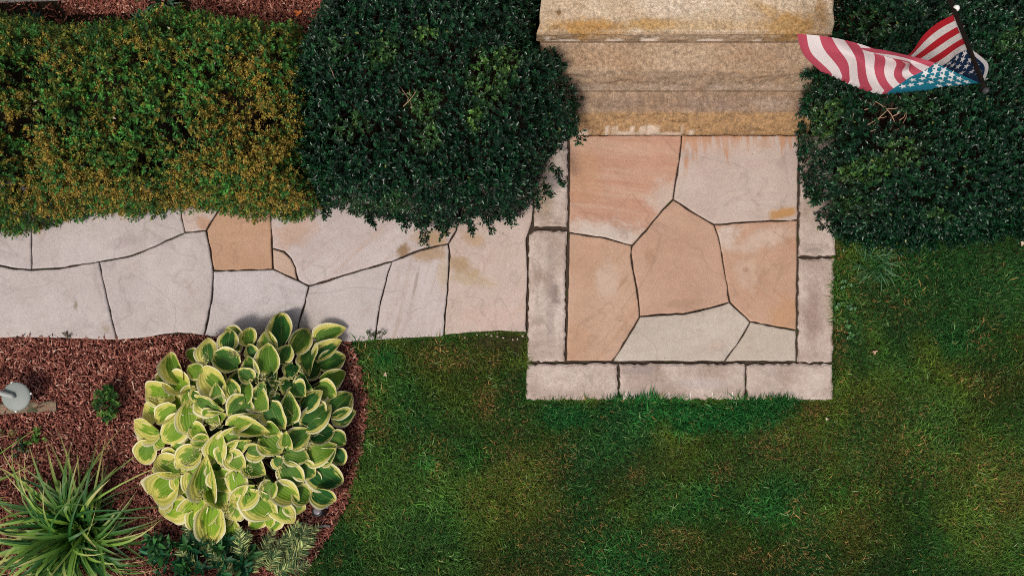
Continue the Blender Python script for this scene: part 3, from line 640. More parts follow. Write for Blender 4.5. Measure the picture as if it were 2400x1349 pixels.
def boxwood(pxpoly, Hh, Rr, n_top, n_side, seed, label, bright, twigs, roots, holes, sprigs=()):
    rg = np.random.default_rng(seed); Pw = [W2(px, py, .38) for px, py in pxpoly]
    c = np.mean(np.array(Pw), 0); root = empty("holly_shrub", (c[0], c[1], 0), label, "shrub")
    p, nn, hgt = mound_points(Pw, Hh, Rr, n_top, n_side, rg, seed=seed)
    k = rg.random(len(p)) > pxpatch(p, holes, 1.2, 7); p, nn = p[k], nn[k]
    dep = rg.exponential(.035, len(p)); dep[rg.random(len(p)) < .33] += .11; p = p - nn * dep[:, None]
    a = unit(nn + rg.normal(0, .45, nn.shape) + np.array([0, 0, .25]))
    if len(sprigs):
        sp = []; sa = []
        for (x0, y0, x1, y1, z) in sprigs:
            P0 = np.array(W(x0, y0, z)); P1 = np.array(W(x1, y1, z))
            for t in np.linspace(0, 1, 7):
                for _ in range(3): sp.append(P0 + (P1 - P0) * t + rg.normal(0, .012, 3)); sa.append((P1 - P0) / np.linalg.norm(P1 - P0) + rg.normal(0, .5, 3) + np.array([0, 0, .3]))
        p = np.concatenate([p, np.array(sp)]); a = unit(np.concatenate([a, np.array(sa)])); dep = np.concatenate([dep, np.zeros(len(sp))])
    nl = 7; sl = rg.uniform(.03, .065, len(p))
    q, d, n2, t, sid = shoots(p, a, nl, sl, 1.35, .45, rg)
    L = rg.uniform(.022, .043, len(q)) * (1 - .25 * t); Wd = L * rg.uniform(.46, .6, len(q))
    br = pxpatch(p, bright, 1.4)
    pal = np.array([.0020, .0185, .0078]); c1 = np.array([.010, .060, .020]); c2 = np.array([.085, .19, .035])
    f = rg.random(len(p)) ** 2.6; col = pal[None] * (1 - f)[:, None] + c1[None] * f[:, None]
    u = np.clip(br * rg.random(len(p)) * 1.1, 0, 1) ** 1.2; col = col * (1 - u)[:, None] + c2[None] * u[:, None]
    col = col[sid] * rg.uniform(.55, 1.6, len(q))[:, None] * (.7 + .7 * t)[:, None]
    yel = rg.random(len(q)) < .004; col[yel] = np.array([.16, .20, .05])
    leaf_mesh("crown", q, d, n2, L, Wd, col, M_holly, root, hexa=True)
    sel = rg.choice(np.where(dep > .06)[0], 70, replace=False)
    ctr = np.array([W2(*r) for r in roots])
    V = []; F = []; parts = []
    for r_i, r_ in enumerate(ctr):
        near = [s for s in sel if np.argmin(np.hypot(*(ctr - p[s, :2]).T)) == r_i]
        rg2 = np.random.default_rng(seed + r_i)
        for s in near:
            tp = Vector(p[s]); b = Vector((r_[0] + rg2.normal(0, .05), r_[1] + rg2.normal(0, .05), -.02)); m = b.lerp(tp, .5) + Vector((rg2.normal(0, .06), rg2.normal(0, .06), .02))
            parts.append(tube([b, m, m.lerp(tp, .6), tp], [.011, .007, .004, .0022], 4))
    V, F = join(parts); mesh_py("stems", V, F, M_darkstem, root)
    for (x0, y0, x1, y1, zz, r) in twigs:
        a0 = Vector(W(x0, y0, zz)); b0 = Vector(W(x1, y1, zz + .03)); m = a0.lerp(b0, .5) + Vector((.006, -.006, .012))
        V, F = tube([a0, m, b0], [r, r * .85, r * .5], 5); mesh_py("bare_twig", V, F, M_twigpale, root)
    return root
BW_L = [(672, 300), (680, 190), (690, 110), (730, 55), (790, -60), (1252, -60), (1252, 105), (1300, 118), (1322, 150), (1328, 200), (1342, 230), (1338, 290), (1290, 335), (1268, 400), (1244, 450), (1215, 478), (1130, 505), (1060, 515), (990, 522), (930, 505), (860, 488), (780, 470), (725, 450), (690, 400)]
boxwood(BW_L, .70, .42, 4800, 4800, 101, "dark glossy rounded evergreen shrub left of the steps overhanging the path",
   [(1140, 150, 70, 40, .8), (900, 120, 40, 40, .6), (780, 120, 40, 30, .4), (990, 240, 50, 40, .6), (1110, 280, 20, 30, .9), (830, 300, 40, 40, .4), (1000, 320, 30, 40, .6), (1150, 200, 60, 60, .6), (1000, 85, 30, 20, .8), (900, 470, 120, 30, .35)],
   [(935, 200, 960, 235, .62, .003), (945, 250, 975, 215, .63, .003), (955, 190, 965, 260, .6, .0025), (770, 150, 785, 185, .7, .0025), (925, 215, 965, 222, .61, .0025)],
   [(860, 250), (1060, 200), (1180, 300)], [(955, 225, 22, 45, .9), (915, 275, 40, 30, .35)],
   [(1290, 380, 1316, 425, .36), (1265, 430, 1285, 452, .34), (1330, 280, 1360, 328, .36), (1340, 220, 1352, 275, .38), (980, 515, 996, 562, .34), (860, 480, 872, 520, .34), (1090, 510, 1106, 540, .34), (1180, 480, 1196, 520, .34), (760, 455, 764, 497, .34), (1050, 510, 1040, 545, .33), (925, 500, 945, 525, .33), (1290, 120, 1312, 150, .42), (1130, 500, 1150, 530, .33), (1255, 440, 1262, 478, .34)])
BW_R = [(1966, -60), (2560, -60), (2560, 500), (2420, 515), (2290, 540), (2190, 555), (2080, 555), (2000, 535), (1968, 525), (1946, 482), (1920, 440), (1908, 380), (1905, 320), (1902, 250), (1910, 190), (1924, 175), (1970, 140), (1980, 60)]
boxwood(BW_R, .72, .45, 6200, 2800, 151, "dark glossy evergreen shrub right of the steps under the flag",
   [(1930, 300, 40, 60, .5), (2010, 400, 60, 40, .7), (2110, 360, 60, 40, .5), (2060, 390, 40, 30, .8), (2200, 500, 40, 20, .6), (2160, 250, 60, 60, .3), (2370, 100, 60, 40, .4), (2050, 60, 50, 40, .3), (1960, 250, 25, 20, .9), (2000, 480, 80, 30, .4)],
   [(2032, 294, 2080, 258, .60, .004), (2074, 250, 2097, 286, .60, .004), (2078, 255, 2104, 253, .6, .003), (2090, 274, 2118, 254, .61, .0035), (2032, 241, 2054, 239, .62, .003), (2026, 258, 2050, 243, .61, .003), (2052, 238, 2072, 252, .61, .003), (2088, 276, 2087, 305, .58, .0025), (2056, 277, 2078, 273, .6, .0025), (2124, 258, 2116, 290, .6, .0025), (2095, 306, 2114, 295, .58, .0025), (2032, 300, 2060, 280, .59, .0025), (1990, 290, 2002, 255, .6, .0025), (2040, 308, 2060, 296, .58, .003), (2108, 282, 2122, 265, .6, .003), (2114, 320, 2112, 295, .57, .0025)],
   [(2080, 300), (2280, 200), (2400, 350)], [(2080, 275, 62, 40, .92), (1938, 288, 18, 18, .5), (2080, 330, 50, 30, .4)],
   [(1900, 400, 1893, 450, .36), (1893, 330, 1884, 350, .36), (1895, 250, 1885, 262, .38), (1915, 175, 1890, 172, .40), (1900, 210, 1886, 240, .38), (1945, 500, 1956, 540, .3), (1925, 455, 1912, 470, .34)] + [(x_, 535 - abs(x_ - 2150) * .05, x_ + (x_ * 7 % 23) - 11, 556 + (x_ * 13 % 31) - abs(x_ - 2120) * .12, .12 + (x_ * 3 % 11) * .012) for x_ in range(1975, 2400, 11)])

# the mixed golden and green hedge along the path
def hedge():
    rg = np.random.default_rng(301)
    pxp = [(-190, 34), (-40, 34), (60, 50), (150, 66), (260, 58), (330, 66), (395, 34), (470, 48), (560, 60), (640, 66), (705, 66), (742, 190), (748, 330), (742, 430), (725, 480), (640, 488), (560, 488), (480, 480), (420, 474), (330, 486), (220, 492), (110, 504), (40, 522), (-30, 518), (-190, 508)]
    Pw = [W2(px, py, .3) for px, py in pxp]; c = np.mean(np.array(Pw), 0)
    root = empty("spirea_hedge", (c[0], c[1], 0), "loose hedge of golden and green small leaved shrubs along the path", "hedge")
    p, nn, hgt = mound_points(Pw, .70, .32, 11500, 8200, rg, lump=.22, lumpsc=3.2, seed=301)
    holes = [(405, 315, 55, 40, .85), (410, 260, 40, 25, .7), (145, 300, 30, 14, .8), (300, 130, 60, 25, .5), (60, 110, 60, 30, .5), (160, 190, 40, 30, .4), (600, 120, 60, 30, .5), (670, 110, 50, 60, .6), (290, 200, 40, 20, .4), (30, 340, 40, 20, .4), (340, 350, 40, 30, .4)]
    k = rg.random(len(p)) > np.maximum(pxpatch(p, holes, 1.3, 6), .8 * smooth01(.56, .70, fbm(p[:, 0] * 6, p[:, 1] * 6, 77)) * smooth01(470, 400, px_of(p)[1]))
    p, nn = p[k], nn[k]
    dep = rg.exponential(.04, len(p)); dep[rg.random(len(p)) < .25] += .10; p = p - nn * dep[:, None]
    a = unit(nn + rg.normal(0, .5, nn.shape) + np.array([0, 0, .3]))
    gold = pxpatch(p, [(60, 300, 110, 70, .9), (120, 360, 90, 60, .9), (230, 420, 110, 50, .9), (300, 440, 120, 50, .8), (560, 240, 120, 110, .75), (620, 330, 110, 120, .9), (500, 390, 110, 60, .9), (660, 460, 100, 40, .95), (560, 170, 110, 50, .7), (340, 110, 60, 30, .6), (140, 140, 50, 35, .7), (20, 450, 80, 40, .6), (420, 450, 90, 40, .8), (250, 300, 60, 30, .5), (640, 220, 80, 80, .6), (40, 240, 60, 50, .5), (100, 470, 100, 40, .7), (580, 440, 80, 50, .9)], 1.0)
    grn = pxpatch(p, [(420, 195, 110, 40, 1), (80, 150, 30, 25, 1), (270, 160, 40, 30, .9), (220, 230, 60, 40, .8), (110, 260, 40, 50, .9), (190, 330, 60, 40, .9), (320, 330, 50, 60, .9), (330, 390, 60, 40, .5), (520, 430, 40, 40, .7), (440, 80, 30, 30, .7), (310, 120, 20, 15, .9), (350, 250, 20, 20, .9), (480, 180, 60, 30, .8), (60, 330, 30, 40, .5), (650, 140, 30, 25, .5)], 1.0)
    r = rg.random(len(p)); isg = r < np.clip(.06 + gold * .52 - grn * .6, .02, .7)
    q, d, n2, t, sid = shoots(p, a, 9, rg.uniform(.03, .08, len(p)), 1.4, .5, rg)
    L = rg.uniform(.016, .031, len(q)); Wd = L * rg.uniform(.48, .65, len(q))
    dark = np.array([.024, .084, .018]); lite = np.array([.075, .275, .044]); go = np.array([.245, .170, .026]); ol = np.array([.155, .175, .024])
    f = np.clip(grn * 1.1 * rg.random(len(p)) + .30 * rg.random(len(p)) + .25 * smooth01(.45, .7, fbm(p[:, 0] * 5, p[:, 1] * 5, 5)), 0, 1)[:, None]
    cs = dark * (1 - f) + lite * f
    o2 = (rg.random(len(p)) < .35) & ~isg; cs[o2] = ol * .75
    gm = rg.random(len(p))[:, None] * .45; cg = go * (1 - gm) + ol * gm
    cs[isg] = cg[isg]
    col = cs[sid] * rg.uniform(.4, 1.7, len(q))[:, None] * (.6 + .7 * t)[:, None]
    w = rg.random(len(q)) < .004; col[w] = np.array([.45, .40, .30])
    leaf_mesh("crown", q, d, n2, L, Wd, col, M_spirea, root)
    # flat golden flower-head tips sitting on the golden shoots
    gi = np.where(isg & (rg.random(len(p)) < .8))[0]; hp = p[gi] + a[gi] * .06; K = 10
    hx = np.repeat(hp, K, 0) + np.clip(rg.normal(0, .014, (len(hp) * K, 3)), -.03, .03) * np.array([1, 1, .35]); dd = unit(rg.normal(0, 1, hx.shape) * np.array([1, 1, .4]))
    hc = np.array([.35, .225, .045]) * rg.uniform(.45, 1.5, len(hx))[:, None]
    leaf_mesh("flower_heads", hx, dd, unit(rg.normal(0, .4, hx.shape) + np.array([0, 0, 1])), rg.uniform(.007, .013, len(hx)), rg.uniform(.005, .009, len(hx)), hc, M_spirea, root)
    parts = []
    ctrs = [W2(x, 290) for x in (-80, 90, 260, 430, 600)]
    for s in rg.choice(np.where(dep > .05)[0], 90, replace=False):
        ct = min(ctrs, key=lambda z: abs(z[0] - p[s, 0])); b = Vector((ct[0] + rg.normal(0, .07), ct[1] + rg.normal(0, .1), -.02)); tp = Vector(p[s]); m = b.lerp(tp, .5) + Vector((rg.normal(0, .05), rg.normal(0, .05), .04))
        parts.append(tube([b, m, m.lerp(tp, .6), tp], [.008, .005, .0035, .002], 4))
    V, F = join(parts); mesh_py("stems", V, F, M_darkstem, root)
    for (x0, y0, x1, y1, r_) in [(428, 140, 448, 100, .0025), (470, 105, 485, 62, .0025), (305, 150, 308, 105, .0022), (260, 110, 280, 80, .002), (380, 262, 430, 245, .003), (395, 275, 440, 258, .003), (440, 305, 466, 344, .003), (410, 300, 430, 320, .002), (380, 290, 400, 262, .002), (585, 160, 590, 125, .002), (230, 65, 242, 78, .0018), (275, 118, 286, 108, .0022), (600, 128, 646, 116, .0022), (450, 235, 480, 234, .002), (530, 205, 560, 190, .002)]:
        a0 = Vector(W(x0, y0, .50)); b0 = Vector(W(x1, y1, .56)); m = a0.lerp(b0, .5) + Vector((.01, -.008, .01))
        V, F = tube([a0, m, b0], [r_, r_ * .8, r_ * .5], 5); mesh_py("bare_twig", V, F, M_twigpale, root)
hedge()

# ------------------------------------------------------------------ hosta
def hosta_mat():
    n = NT("hosta_leaf"); uvn = n.n("ShaderNodeUVMap"); sp = n.n("ShaderNodeSeparateXYZ"); n.L(uvn.outputs[0], sp.inputs[0]); u, t = sp.outputs[0], sp.outputs[1]
    oi = n.n("ShaderNodeObjectInfo"); rnd = oi.outputs["Random"]
    au = n.math('ABSOLUTE', n.math('MULTIPLY', n.math('SUBTRACT', u, .5), 2.0))
    cb = n.n("ShaderNodeCombineXYZ"); n.L(n.math('MULTIPLY', u, 11.0), cb.inputs[0]); n.L(n.math('MULTIPLY', t, 1.6), cb.inputs[1]); n.L(n.math('MULTIPLY', rnd, 37.0), cb.inputs[2])
    st = n.noise(1.0, 3, cb.outputs[0], .6)
    cb2 = n.n("ShaderNodeCombineXYZ"); n.L(n.math('MULTIPLY', u, 2.2), cb2.inputs[0]); n.L(n.math('MULTIPLY', t, 2.2), cb2.inputs[1]); n.L(n.math('MULTIPLY', rnd, 91.0), cb2.inputs[2])
    bl = n.noise(1.0, 3, cb2.outputs[0], .6)
    edge = n.math('MAXIMUM', au, n.math('MULTIPLY', n.math('POWER', t, 2.0), .93))
    e2 = n.math('ADD', edge, n.math('ADD', n.math('MULTIPLY', n.math('SUBTRACT', st, .5), 1.0), n.math('MULTIPLY', n.math('SUBTRACT', bl, .5), .35)))
    col = oi.outputs["Color"]; sc = n.n("ShaderNodeSeparateColor"); n.L(col, sc.inputs[0])      # R: yellowness of the leaf, G: margin width
    m = n.ss(n.math('ADD', e2, sc.outputs[1]), .64, .80)
    green = n.mix(sc.outputs[0], (.018, .100, .020), (.20, .36, .022))
    green = n.mix(n.math('MULTIPLY', n.ss(bl, .45, .7), .6), green, n.mix(sc.outputs[0], (.065, .20, .024), (.33, .44, .030)))
    cream = n.mix(n.ss(edge, .80, .98), n.mix(bl, (.52, .51, .08), (.74, .68, .22)), (.86, .81, .54))
    c = n.mix(m, green, cream)
    vein = n.math('SINE', n.math('MULTIPLY', u, 62.0)); mid = n.ss(n.math('ABSOLUTE', n.math('SUBTRACT', u, .5)), .03, .0)
    c = n.mix(n.math('MULTIPLY', mid, .35), c, (.30, .36, .12))
    c = n.mix(n.math('MULTIPLY', n.ss(vein, .2, 1.0), .16), c, (.012, .05, .012))
    n.bump(n.math('ADD', vein, n.math('MULTIPLY', n.noise(60, 3), .6)), .35, .0035)
    c = n.mix(n.math('MULTIPLY', n.ss(n.math('ADD', edge, n.math('MULTIPLY', n.math('SUBTRACT', bl, .5), .5)), 1.02, 1.12), .6), c, (.30, .17, .07)); m_ = n.done(c, .55, .22); n.translucent(c, .2); return m_
M_hosta = hosta_mat()
def leaf_variant(seed, cup, droop, wav, width=.66, nu=8, nt=11, narrow=0):
    V = []; UV = []
    for j in range(nt + 1):
        t = j / nt
        w = width * .5 * (math.sin(math.pi * min(1, t * .93 + .07) ** .72) ** .80 if t < .999 else 0)
        if t == 0: w = width * .16
        for i in range(nu + 1):
            u = -1 + 2 * i / nu
            x = u * w; lobe = .13 * abs(u) ** 1.5 * max(0, 1 - t * 2.4)
            y = t - lobe + .0
            z = cup * (u * u) * w * 1.1 - droop * (t - .35) ** 2 * (1 if t > .35 else .5) + wav * math.sin(t * 9 + seed + (1.7 if u > 0 else 0)) * abs(u) ** 2 * w + .035 * abs(u) * (1 - t)
            V.append((x, y, z)); UV.append(((u + 1) / 2, t))
    F = []
    for j in range(nt):
        for i in range(nu): a = j * (nu + 1) + i; F.append((a, a + 1, a + nu + 2, a + nu + 1))
    me = bpy.data.meshes.new("leaf"); me.from_pydata(V, [], F); ul = me.uv_layers.new(name="UVMap")
    for p in me.polygons:
        p.use_smooth = True
        for li in p.loop_indices: ul.data[li].uv = UV[me.loops[li].vertex_index]
    me.materials.append(M_hosta); return me
LV = [leaf_variant(0, .60, .32, .10), leaf_variant(1, .80, .24, .15), leaf_variant(2, .45, .44, .08, .62), leaf_variant(3, .95, .18, .12, .70), leaf_variant(4, .32, .52, .18, .72), leaf_variant(5, -.12, .42, .14, .64), leaf_variant(6, .70, .15, .20, .60), leaf_variant(7, .25, .58, .10, .68)]
HL = [(835,235,825,68,125),(775,380,755,232,120),(770,290,752,165,100),(900,270,985,145,95),(1020,215,1165,150,95),(1020,310,1145,215,90),(985,262,955,378,112),(1040,350,1172,300,100),(1040,430,1182,400,110),(840,320,870,240,80),
(665,240,655,148,90),(690,300,650,240,80),(570,285,575,180,92),(550,260,560,158,100),(450,330,430,200,100),(600,350,465,290,110),(690,410,640,300,90),(675,420,605,370,72),(400,400,335,350,82),(300,430,235,280,98),
(335,480,220,400,112),(530,470,400,370,140),(260,500,80,480,125),(190,610,105,560,95),(590,510,550,420,90),(640,540,640,420,78),(505,545,480,450,72),(395,535,522,590,122),(640,530,555,635,118),(690,510,745,582,112),
(720,520,735,440,72),(880,632,870,490,104),(930,400,990,480,100),(945,572,1036,480,98),(900,460,955,512,84),(1030,455,1112,520,104),(1090,602,1207,490,118),(1110,620,1232,612,98),(960,672,1092,555,114),(770,560,832,692,122),
(560,672,697,618,74),(610,668,762,702,84),(755,672,822,705,66),(530,772,606,680,88),(560,792,667,748,84),(480,842,500,710,98),(352,692,335,530,118),(315,645,188,765,132),(185,700,48,655,132),(145,765,72,872,112),
(275,580,160,645,86),(370,678,442,742,84),(442,738,350,762,74),(392,800,268,872,112),(292,905,138,835,104),(275,935,140,1045,152),(290,935,300,1032,84),(360,925,360,1042,94),(430,1022,435,835,118),(500,908,542,1027,112),
(590,918,602,1058,112),(558,818,632,902,88),(540,798,500,872,84),(655,795,768,798,92),(650,868,744,922,102),(740,728,834,812,118),(860,772,855,700,66),(880,762,982,688,104),(990,722,1112,688,112),(858,808,972,842,102),
(968,842,1112,770,108),(1040,852,1114,790,86),(1098,718,1172,772,88),(1118,798,1150,880,86),(848,878,938,992,114),(918,878,1008,942,104),(998,888,1155,992,158),(1008,1008,1115,1072,104),(798,988,924,1062,114),(908,1008,988,1072,112),
(782,968,738,1062,94),(660,1030,795,1182,150),(798,1078,892,1198,118),(868,1078,955,1132,94),(692,998,556,1092,112),(450,1008,535,1102,114),(470,1085,450,1297,150),(385,1125,380,1232,96),(325,1092,165,1130,150),(402,1058,290,1165,114),
(580,1078,592,1172,104),(720,640,660,700,80),(830,610,900,650,80),(470,640,540,610,80),(700,850,640,900,80),(800,840,850,900,70),(420,880,330,930,90),(560,950,500,1010,90),(900,560,860,620,80),(360,460,340,400,80),
(860,300,800,330,70),(740,300,700,350,80),(950,700,900,640,80),(1000,560,1060,620,90),(640,720,590,760,80),(320,780,240,820,90),(250,1040,180,1100,110),(700,1010,650,960,80),(760,470,720,520,90),(820,420,800,480,90),(880,440,840,500,90),(830,520,780,560,90),(760,380,800,430,80),(900,350,860,420,90),(300,560,240,520,90),(340,720,280,690,90),(400,480,370,540,90),(480,600,430,650,90),(700,740,760,760,80),(1000,660,950,720,90),(1040,760,1000,700,90),(560,900,590,850,80),(480,900,450,950,80),(330,860,300,920,90),(620,1100,560,1140,90),(720,1080,700,1140,90),(220,760,170,720,100),(930,760,900,800,80)]
rgF = np.random.default_rng(91)
for i in range(64):
    a_ = rgF.uniform(0, 6.283); r_ = 40 + 400 * math.sqrt(rgF.random()); cx_, cy_ = 650 + r_ * math.cos(a_) * 1.12, 690 + r_ * math.sin(a_) * 1.15; l_ = rgF.uniform(80, 120); b_ = a_ + rgF.normal(0, .6)
    HL.append((cx_, cy_, cx_ + l_ * math.cos(b_), cy_ + l_ * math.sin(b_), l_ * rgF.uniform(.75, .9)))
HC = W(575, 1005, 0)
hosta = empty("hosta_plant", HC, "large variegated hosta with green leaves and yellow cream margins", "plant")
rgH = np.random.default_rng(55); pet = []
def hz(px, py):
    r = math.hypot(px - 575, py - 1005) / 275.0
    return .10 + .40 * max(0, 1 - r ** 2.2)
for i, (bx, by, tx, ty, w) in enumerate(HL):
    f = 580 / 1304.0
    b = (290 + bx * f, 700 + by * f); t = (290 + tx * f, 700 + ty * f)
    zb = hz(*b) - .035 + rgH.normal(0, .012); zt = max(.05, hz(*t) + .012 + rgH.normal(0, .018))
    if i >= 91: zb -= .045; zt -= .05
    if i >= len(HL) - 64: zb = max(.04, zb - .03); zt = max(.03, zt - .04)
    B = Vector(W(*b, zb)); T = Vector(W(*t, zt)); d = T - B; L = d.length * 1.03
    # longer leaves stand up a little when foreshortened by the photo
    d.normalize(); s = d.cross(Vector((0, 0, 1))).normalized(); nrm = s.cross(d)
    roll = rgH.normal(0, .22); s2 = s * math.cos(roll) + nrm * math.sin(roll); n2 = s2.cross(d)
    o = bpy.data.objects.new("leaf", LV[int(rgH.integers(0, 8))]); COL.objects.link(o); o.parent = hosta
    ww = w * f / PXM * (CAMH - zb) / CAMH / .66 * 1.25
    M = Matrix(((s2.x * ww, d.x * L, n2.x * L), (s2.y * ww, d.y * L, n2.y * L), (s2.z * ww, d.z * L, n2.z * L))).to_4x4()
    M.translation = B - Vector(HC); o.matrix_local = M
    left = np.clip(.5 - (b[0] + t[0] - 1150) / 620.0 + (b[1] + t[1] - 2010) / 900.0, 0, 1)      # leaf colour paints in the sunlit lower-left side of the clump
    yel = float(np.clip(.10 + .74 * left + rgH.normal(0, .20), 0, 1)); o.color = (yel, float(np.clip(rgH.normal(.02, .09), -.2, .3) + .16 * left), 0, 1)
    c0 = Vector(HC) + Vector((rgH.normal(0, .06), rgH.normal(0, .06), -.01))
    m = c0.lerp(B, .55); m.z = max(.05, B.z * .7 + .03); pet.append(tube([c0, m, B, B + d * L * .12 + n2 * .004], [.006, .005, .0045, .003], 5))
V, F = join(pet); mesh_py("stems", V, F, plain("hosta_stem", (.10, .15, .04), .5, nscale=20, var=.3), hosta)
M_bud = colmat("hosta_buds", .6, .2, .1)
for (cx, cy, ang, ln) in [(350,840,60,110),(405,1030,65,110),(650,940,75,150),(820,900,80,120),(850,430,20,150),(185,520,0,110),(430,320,80,60),(720,430,50,70),(590,292,-10,60),(965,780,40,60),(725,985,60,80),(545,1120,80,50),(470,655,-20,80)]:
    f = 580 / 1304.0; a = R(ang); dx, dy = math.cos(a) * ln / 2, -math.sin(a) * ln / 2
    z = hz(290 + cx * f, 700 + cy * f) + .05
    P0 = Vector(W(290 + (cx - dx) * f, 700 + (cy - dy) * f, z)); P1 = Vector(W(290 + (cx + dx) * f, 700 + (cy + dy) * f, z + .03))
    m = 46; tt = rgH.random(m); p = np.array(P0)[None] + (np.array(P1) - np.array(P0))[None] * tt[:, None] + rgH.normal(0, .011, (m, 3)); dd = unit(rgH.normal(0, 1, (m, 3)) + np.array(P1 - P0)[None] * 4)
    cc = np.array([.42, .40, .16])[None] * rgH.uniform(.35, 1.3, m)[:, None]
    o = leaf_mesh("flower_spike", p, dd, unit(rgH.normal(0, .5, (m, 3)) + np.array([0, 0, 1])), rgH.uniform(.014, .028, m), rgH.uniform(.006, .010, m), cc, M_bud, hosta, hexa=True)

# ------------------------------------------------------------------ daylily clump
def strap_variant(seed, mat):
    rg = np.random.default_rng(seed); V = []; F = []; ns = 9; bend = rg.uniform(1.3, 2.7); kink = rg.random() < .25; x = z = 0; side = rg.normal(0, .85); yy = 0
    th = R(rg.uniform(60, 82))
    for j in range(ns + 1):
        t = j / ns; w = .0175 * (min(1, .55 + t * 2) * (1 - t ** 3.2) + .02)
        V += [(x, yy - w, z + w * .5), (x, yy, z), (x, yy + w, z + w * .5)]
        th2 = th - bend * t ** 1.3 - (0.9 if kink and t > .6 else 0); x += math.cos(th2) / ns; z += math.sin(th2) / ns; yy += side * t / ns
    for j in range(ns):
        a = j * 3; F += [(a, a + 3, a + 4, a + 1), (a + 1, a + 4, a + 5, a + 2)]
    me = bpy.data.meshes.new("leaf_blade"); me.from_pydata(V, [], F); me.materials.append(mat)
    ul = me.uv_layers.new(name="UVMap")
    for p in me.polygons:
        p.use_smooth = True
        for li in p.loop_indices: vi = me.loops[li].vertex_index; ul.data[li].uv = ((vi % 3) / 2, (vi // 3) / ns)
    return me
def strap_mat(name, dark, lite, tip):
    n = NT(name); uvn = n.n("ShaderNodeUVMap"); sp = n.n("ShaderNodeSeparateXYZ"); n.L(uvn.outputs[0], sp.inputs[0]); t = sp.outputs[1]
    rnd = n.n("ShaderNodeObjectInfo").outputs["Random"]
    c = n.mix(n.math('POWER', rnd, 1.5), dark, lite); c = n.mix(n.math('MULTIPLY', n.ss(n.math('ADD', t, n.math('MULTIPLY', rnd, .35)), .85, 1.2), .85), c, tip)
    c = n.mix(n.math('MULTIPLY', n.ss(n.math('ABSOLUTE', n.math('SUBTRACT', sp.outputs[0], .5)), .1, .0), .25), c, (.25, .35, .12))
    m = n.done(c, .45, .35); n.translucent(c, .2); return m
M_strap = strap_mat("daylily_leaf", (.018, .105, .018), (.24, .43, .055), (.54, .46, .18))
SV = [strap_variant(s, M_strap) for s in range(14)]
def clump(name, px, py, n, lmin, lmax, label, seed, variants, spread=.07, down=1.0, ws=1.0):
    rg = np.random.default_rng(seed); o0 = empty(name, W(px, py, 0), label, "plant")
    for i in range(n):
        o = bpy.data.objects.new("leaf_blade", variants[int(rg.integers(len(variants)))]); COL.objects.link(o); o.parent = o0
        r = spread * math.sqrt(rg.random()); a = rg.uniform(0, 6.283); o.location = (r * math.cos(a), r * math.sin(a), -.01)
        yaw = a + rg.normal(0, .7); L = rg.uniform(lmin, lmax); L *= 1.0 if math.sin(yaw) > .3 else down
        o.rotation_euler = (rg.normal(0, .30), rg.normal(0, .22), yaw); o.scale = (L, ws * L * rg.uniform(1.0, 1.6) * .75 / max(L, .3), L)
    return o0
clump("daylily_clump", 188, 1238, 298, .30, .80, "grassy clump of long arching green daylily leaves in the mulch", 401, SV, .10, 1.05)
clump("daylily_clump", -60, 1130, 40, .25, .5, "small daylily clump at the left edge above the big one", 402, SV, .05)

# ------------------------------------------------------------------ feathery and dark leafy plants at the foot of the hosta
def feathery():
    rg = np.random.default_rng(500); o0 = empty("feathery_fern", W(610, 1330, 0), "feathery pale green fern with narrow leaflets below the hosta", "plant"); 
    stemp = []; 
    FR = [(640,1330,745,1235),(650,1330,735,1260),(640,1335,720,1290),(620,1330,700,1235),(610,1330,675,1255),(600,1330,640,1245),(585,1320,560,1240),(570,1330,520,1250),(560,1335,470,1260),(545,1335,440,1240),(600,1340,560,1275),(640,1345,690,1320),(560,1345,500,1300),(630,1340,650,1290),(590,1345,610,1290),(520,1300,430,1225),(540,1280,585,1250),(660,1340,720,1320),(480,1330,420,1290),(660,1300,700,1225),(690,1290,722,1232)]
    for fi, (x0, y0, x1, y1) in enumerate(FR):
        P0 = np.array(W(x0, y0, .02)); z1 = rg.uniform(.10, .22); P1 = np.array(W(x1, y1, z1)); mid = (P0 + P1) / 2 + np.array([0, 0, .10])
        ts = np.linspace(0.12, 1, 30); C = ((1 - ts) ** 2)[:, None] * P0 + (2 * ts * (1 - ts))[:, None] * mid + (ts ** 2)[:, None] * P1
        T = unit(np.gradient(C, axis=0)); S = unit(np.cross(T, np.array([0, 0, 1.0])))
        p = np.concatenate([C, C]); sg = np.concatenate([np.ones(30), -np.ones(30)])[:, None]; TT = np.concatenate([T, T]); SS = np.concatenate([S, S])
        d = unit(TT * .75 + SS * sg * .85 + rg.normal(0, .13, p.shape)); L = (.075 * np.sin(np.clip(np.concatenate([ts, ts]), .1, .97) * 3.0) ** .7 + .008) * rg.uniform(.75, 1.25, 60)
        tone = rg.uniform(.5, 1.2); col = np.where(rg.random((60, 1)) < .55, np.array([[.42, .50, .19]]), np.array([[.050, .14, .045]])) * tone * rg.uniform(.6, 1.35, 60)[:, None]
        o = leaf_mesh("frond", p, d, unit(np.array([0, 0, 1.0]) + rg.normal(0, .35, p.shape)), L, np.full(60, .0085), col, M_leafy, o0, hexa=True)
        stemp.append(tube([tuple(C[0] * 0 + P0)] + [tuple(C[k]) for k in range(0, 30, 5)] + [tuple(P1)], .0022, 4))
    V, F = join(stemp); mesh_py("stems", V, F, plain("fern_stem", (.10, .14, .04)), o0)
feathery()
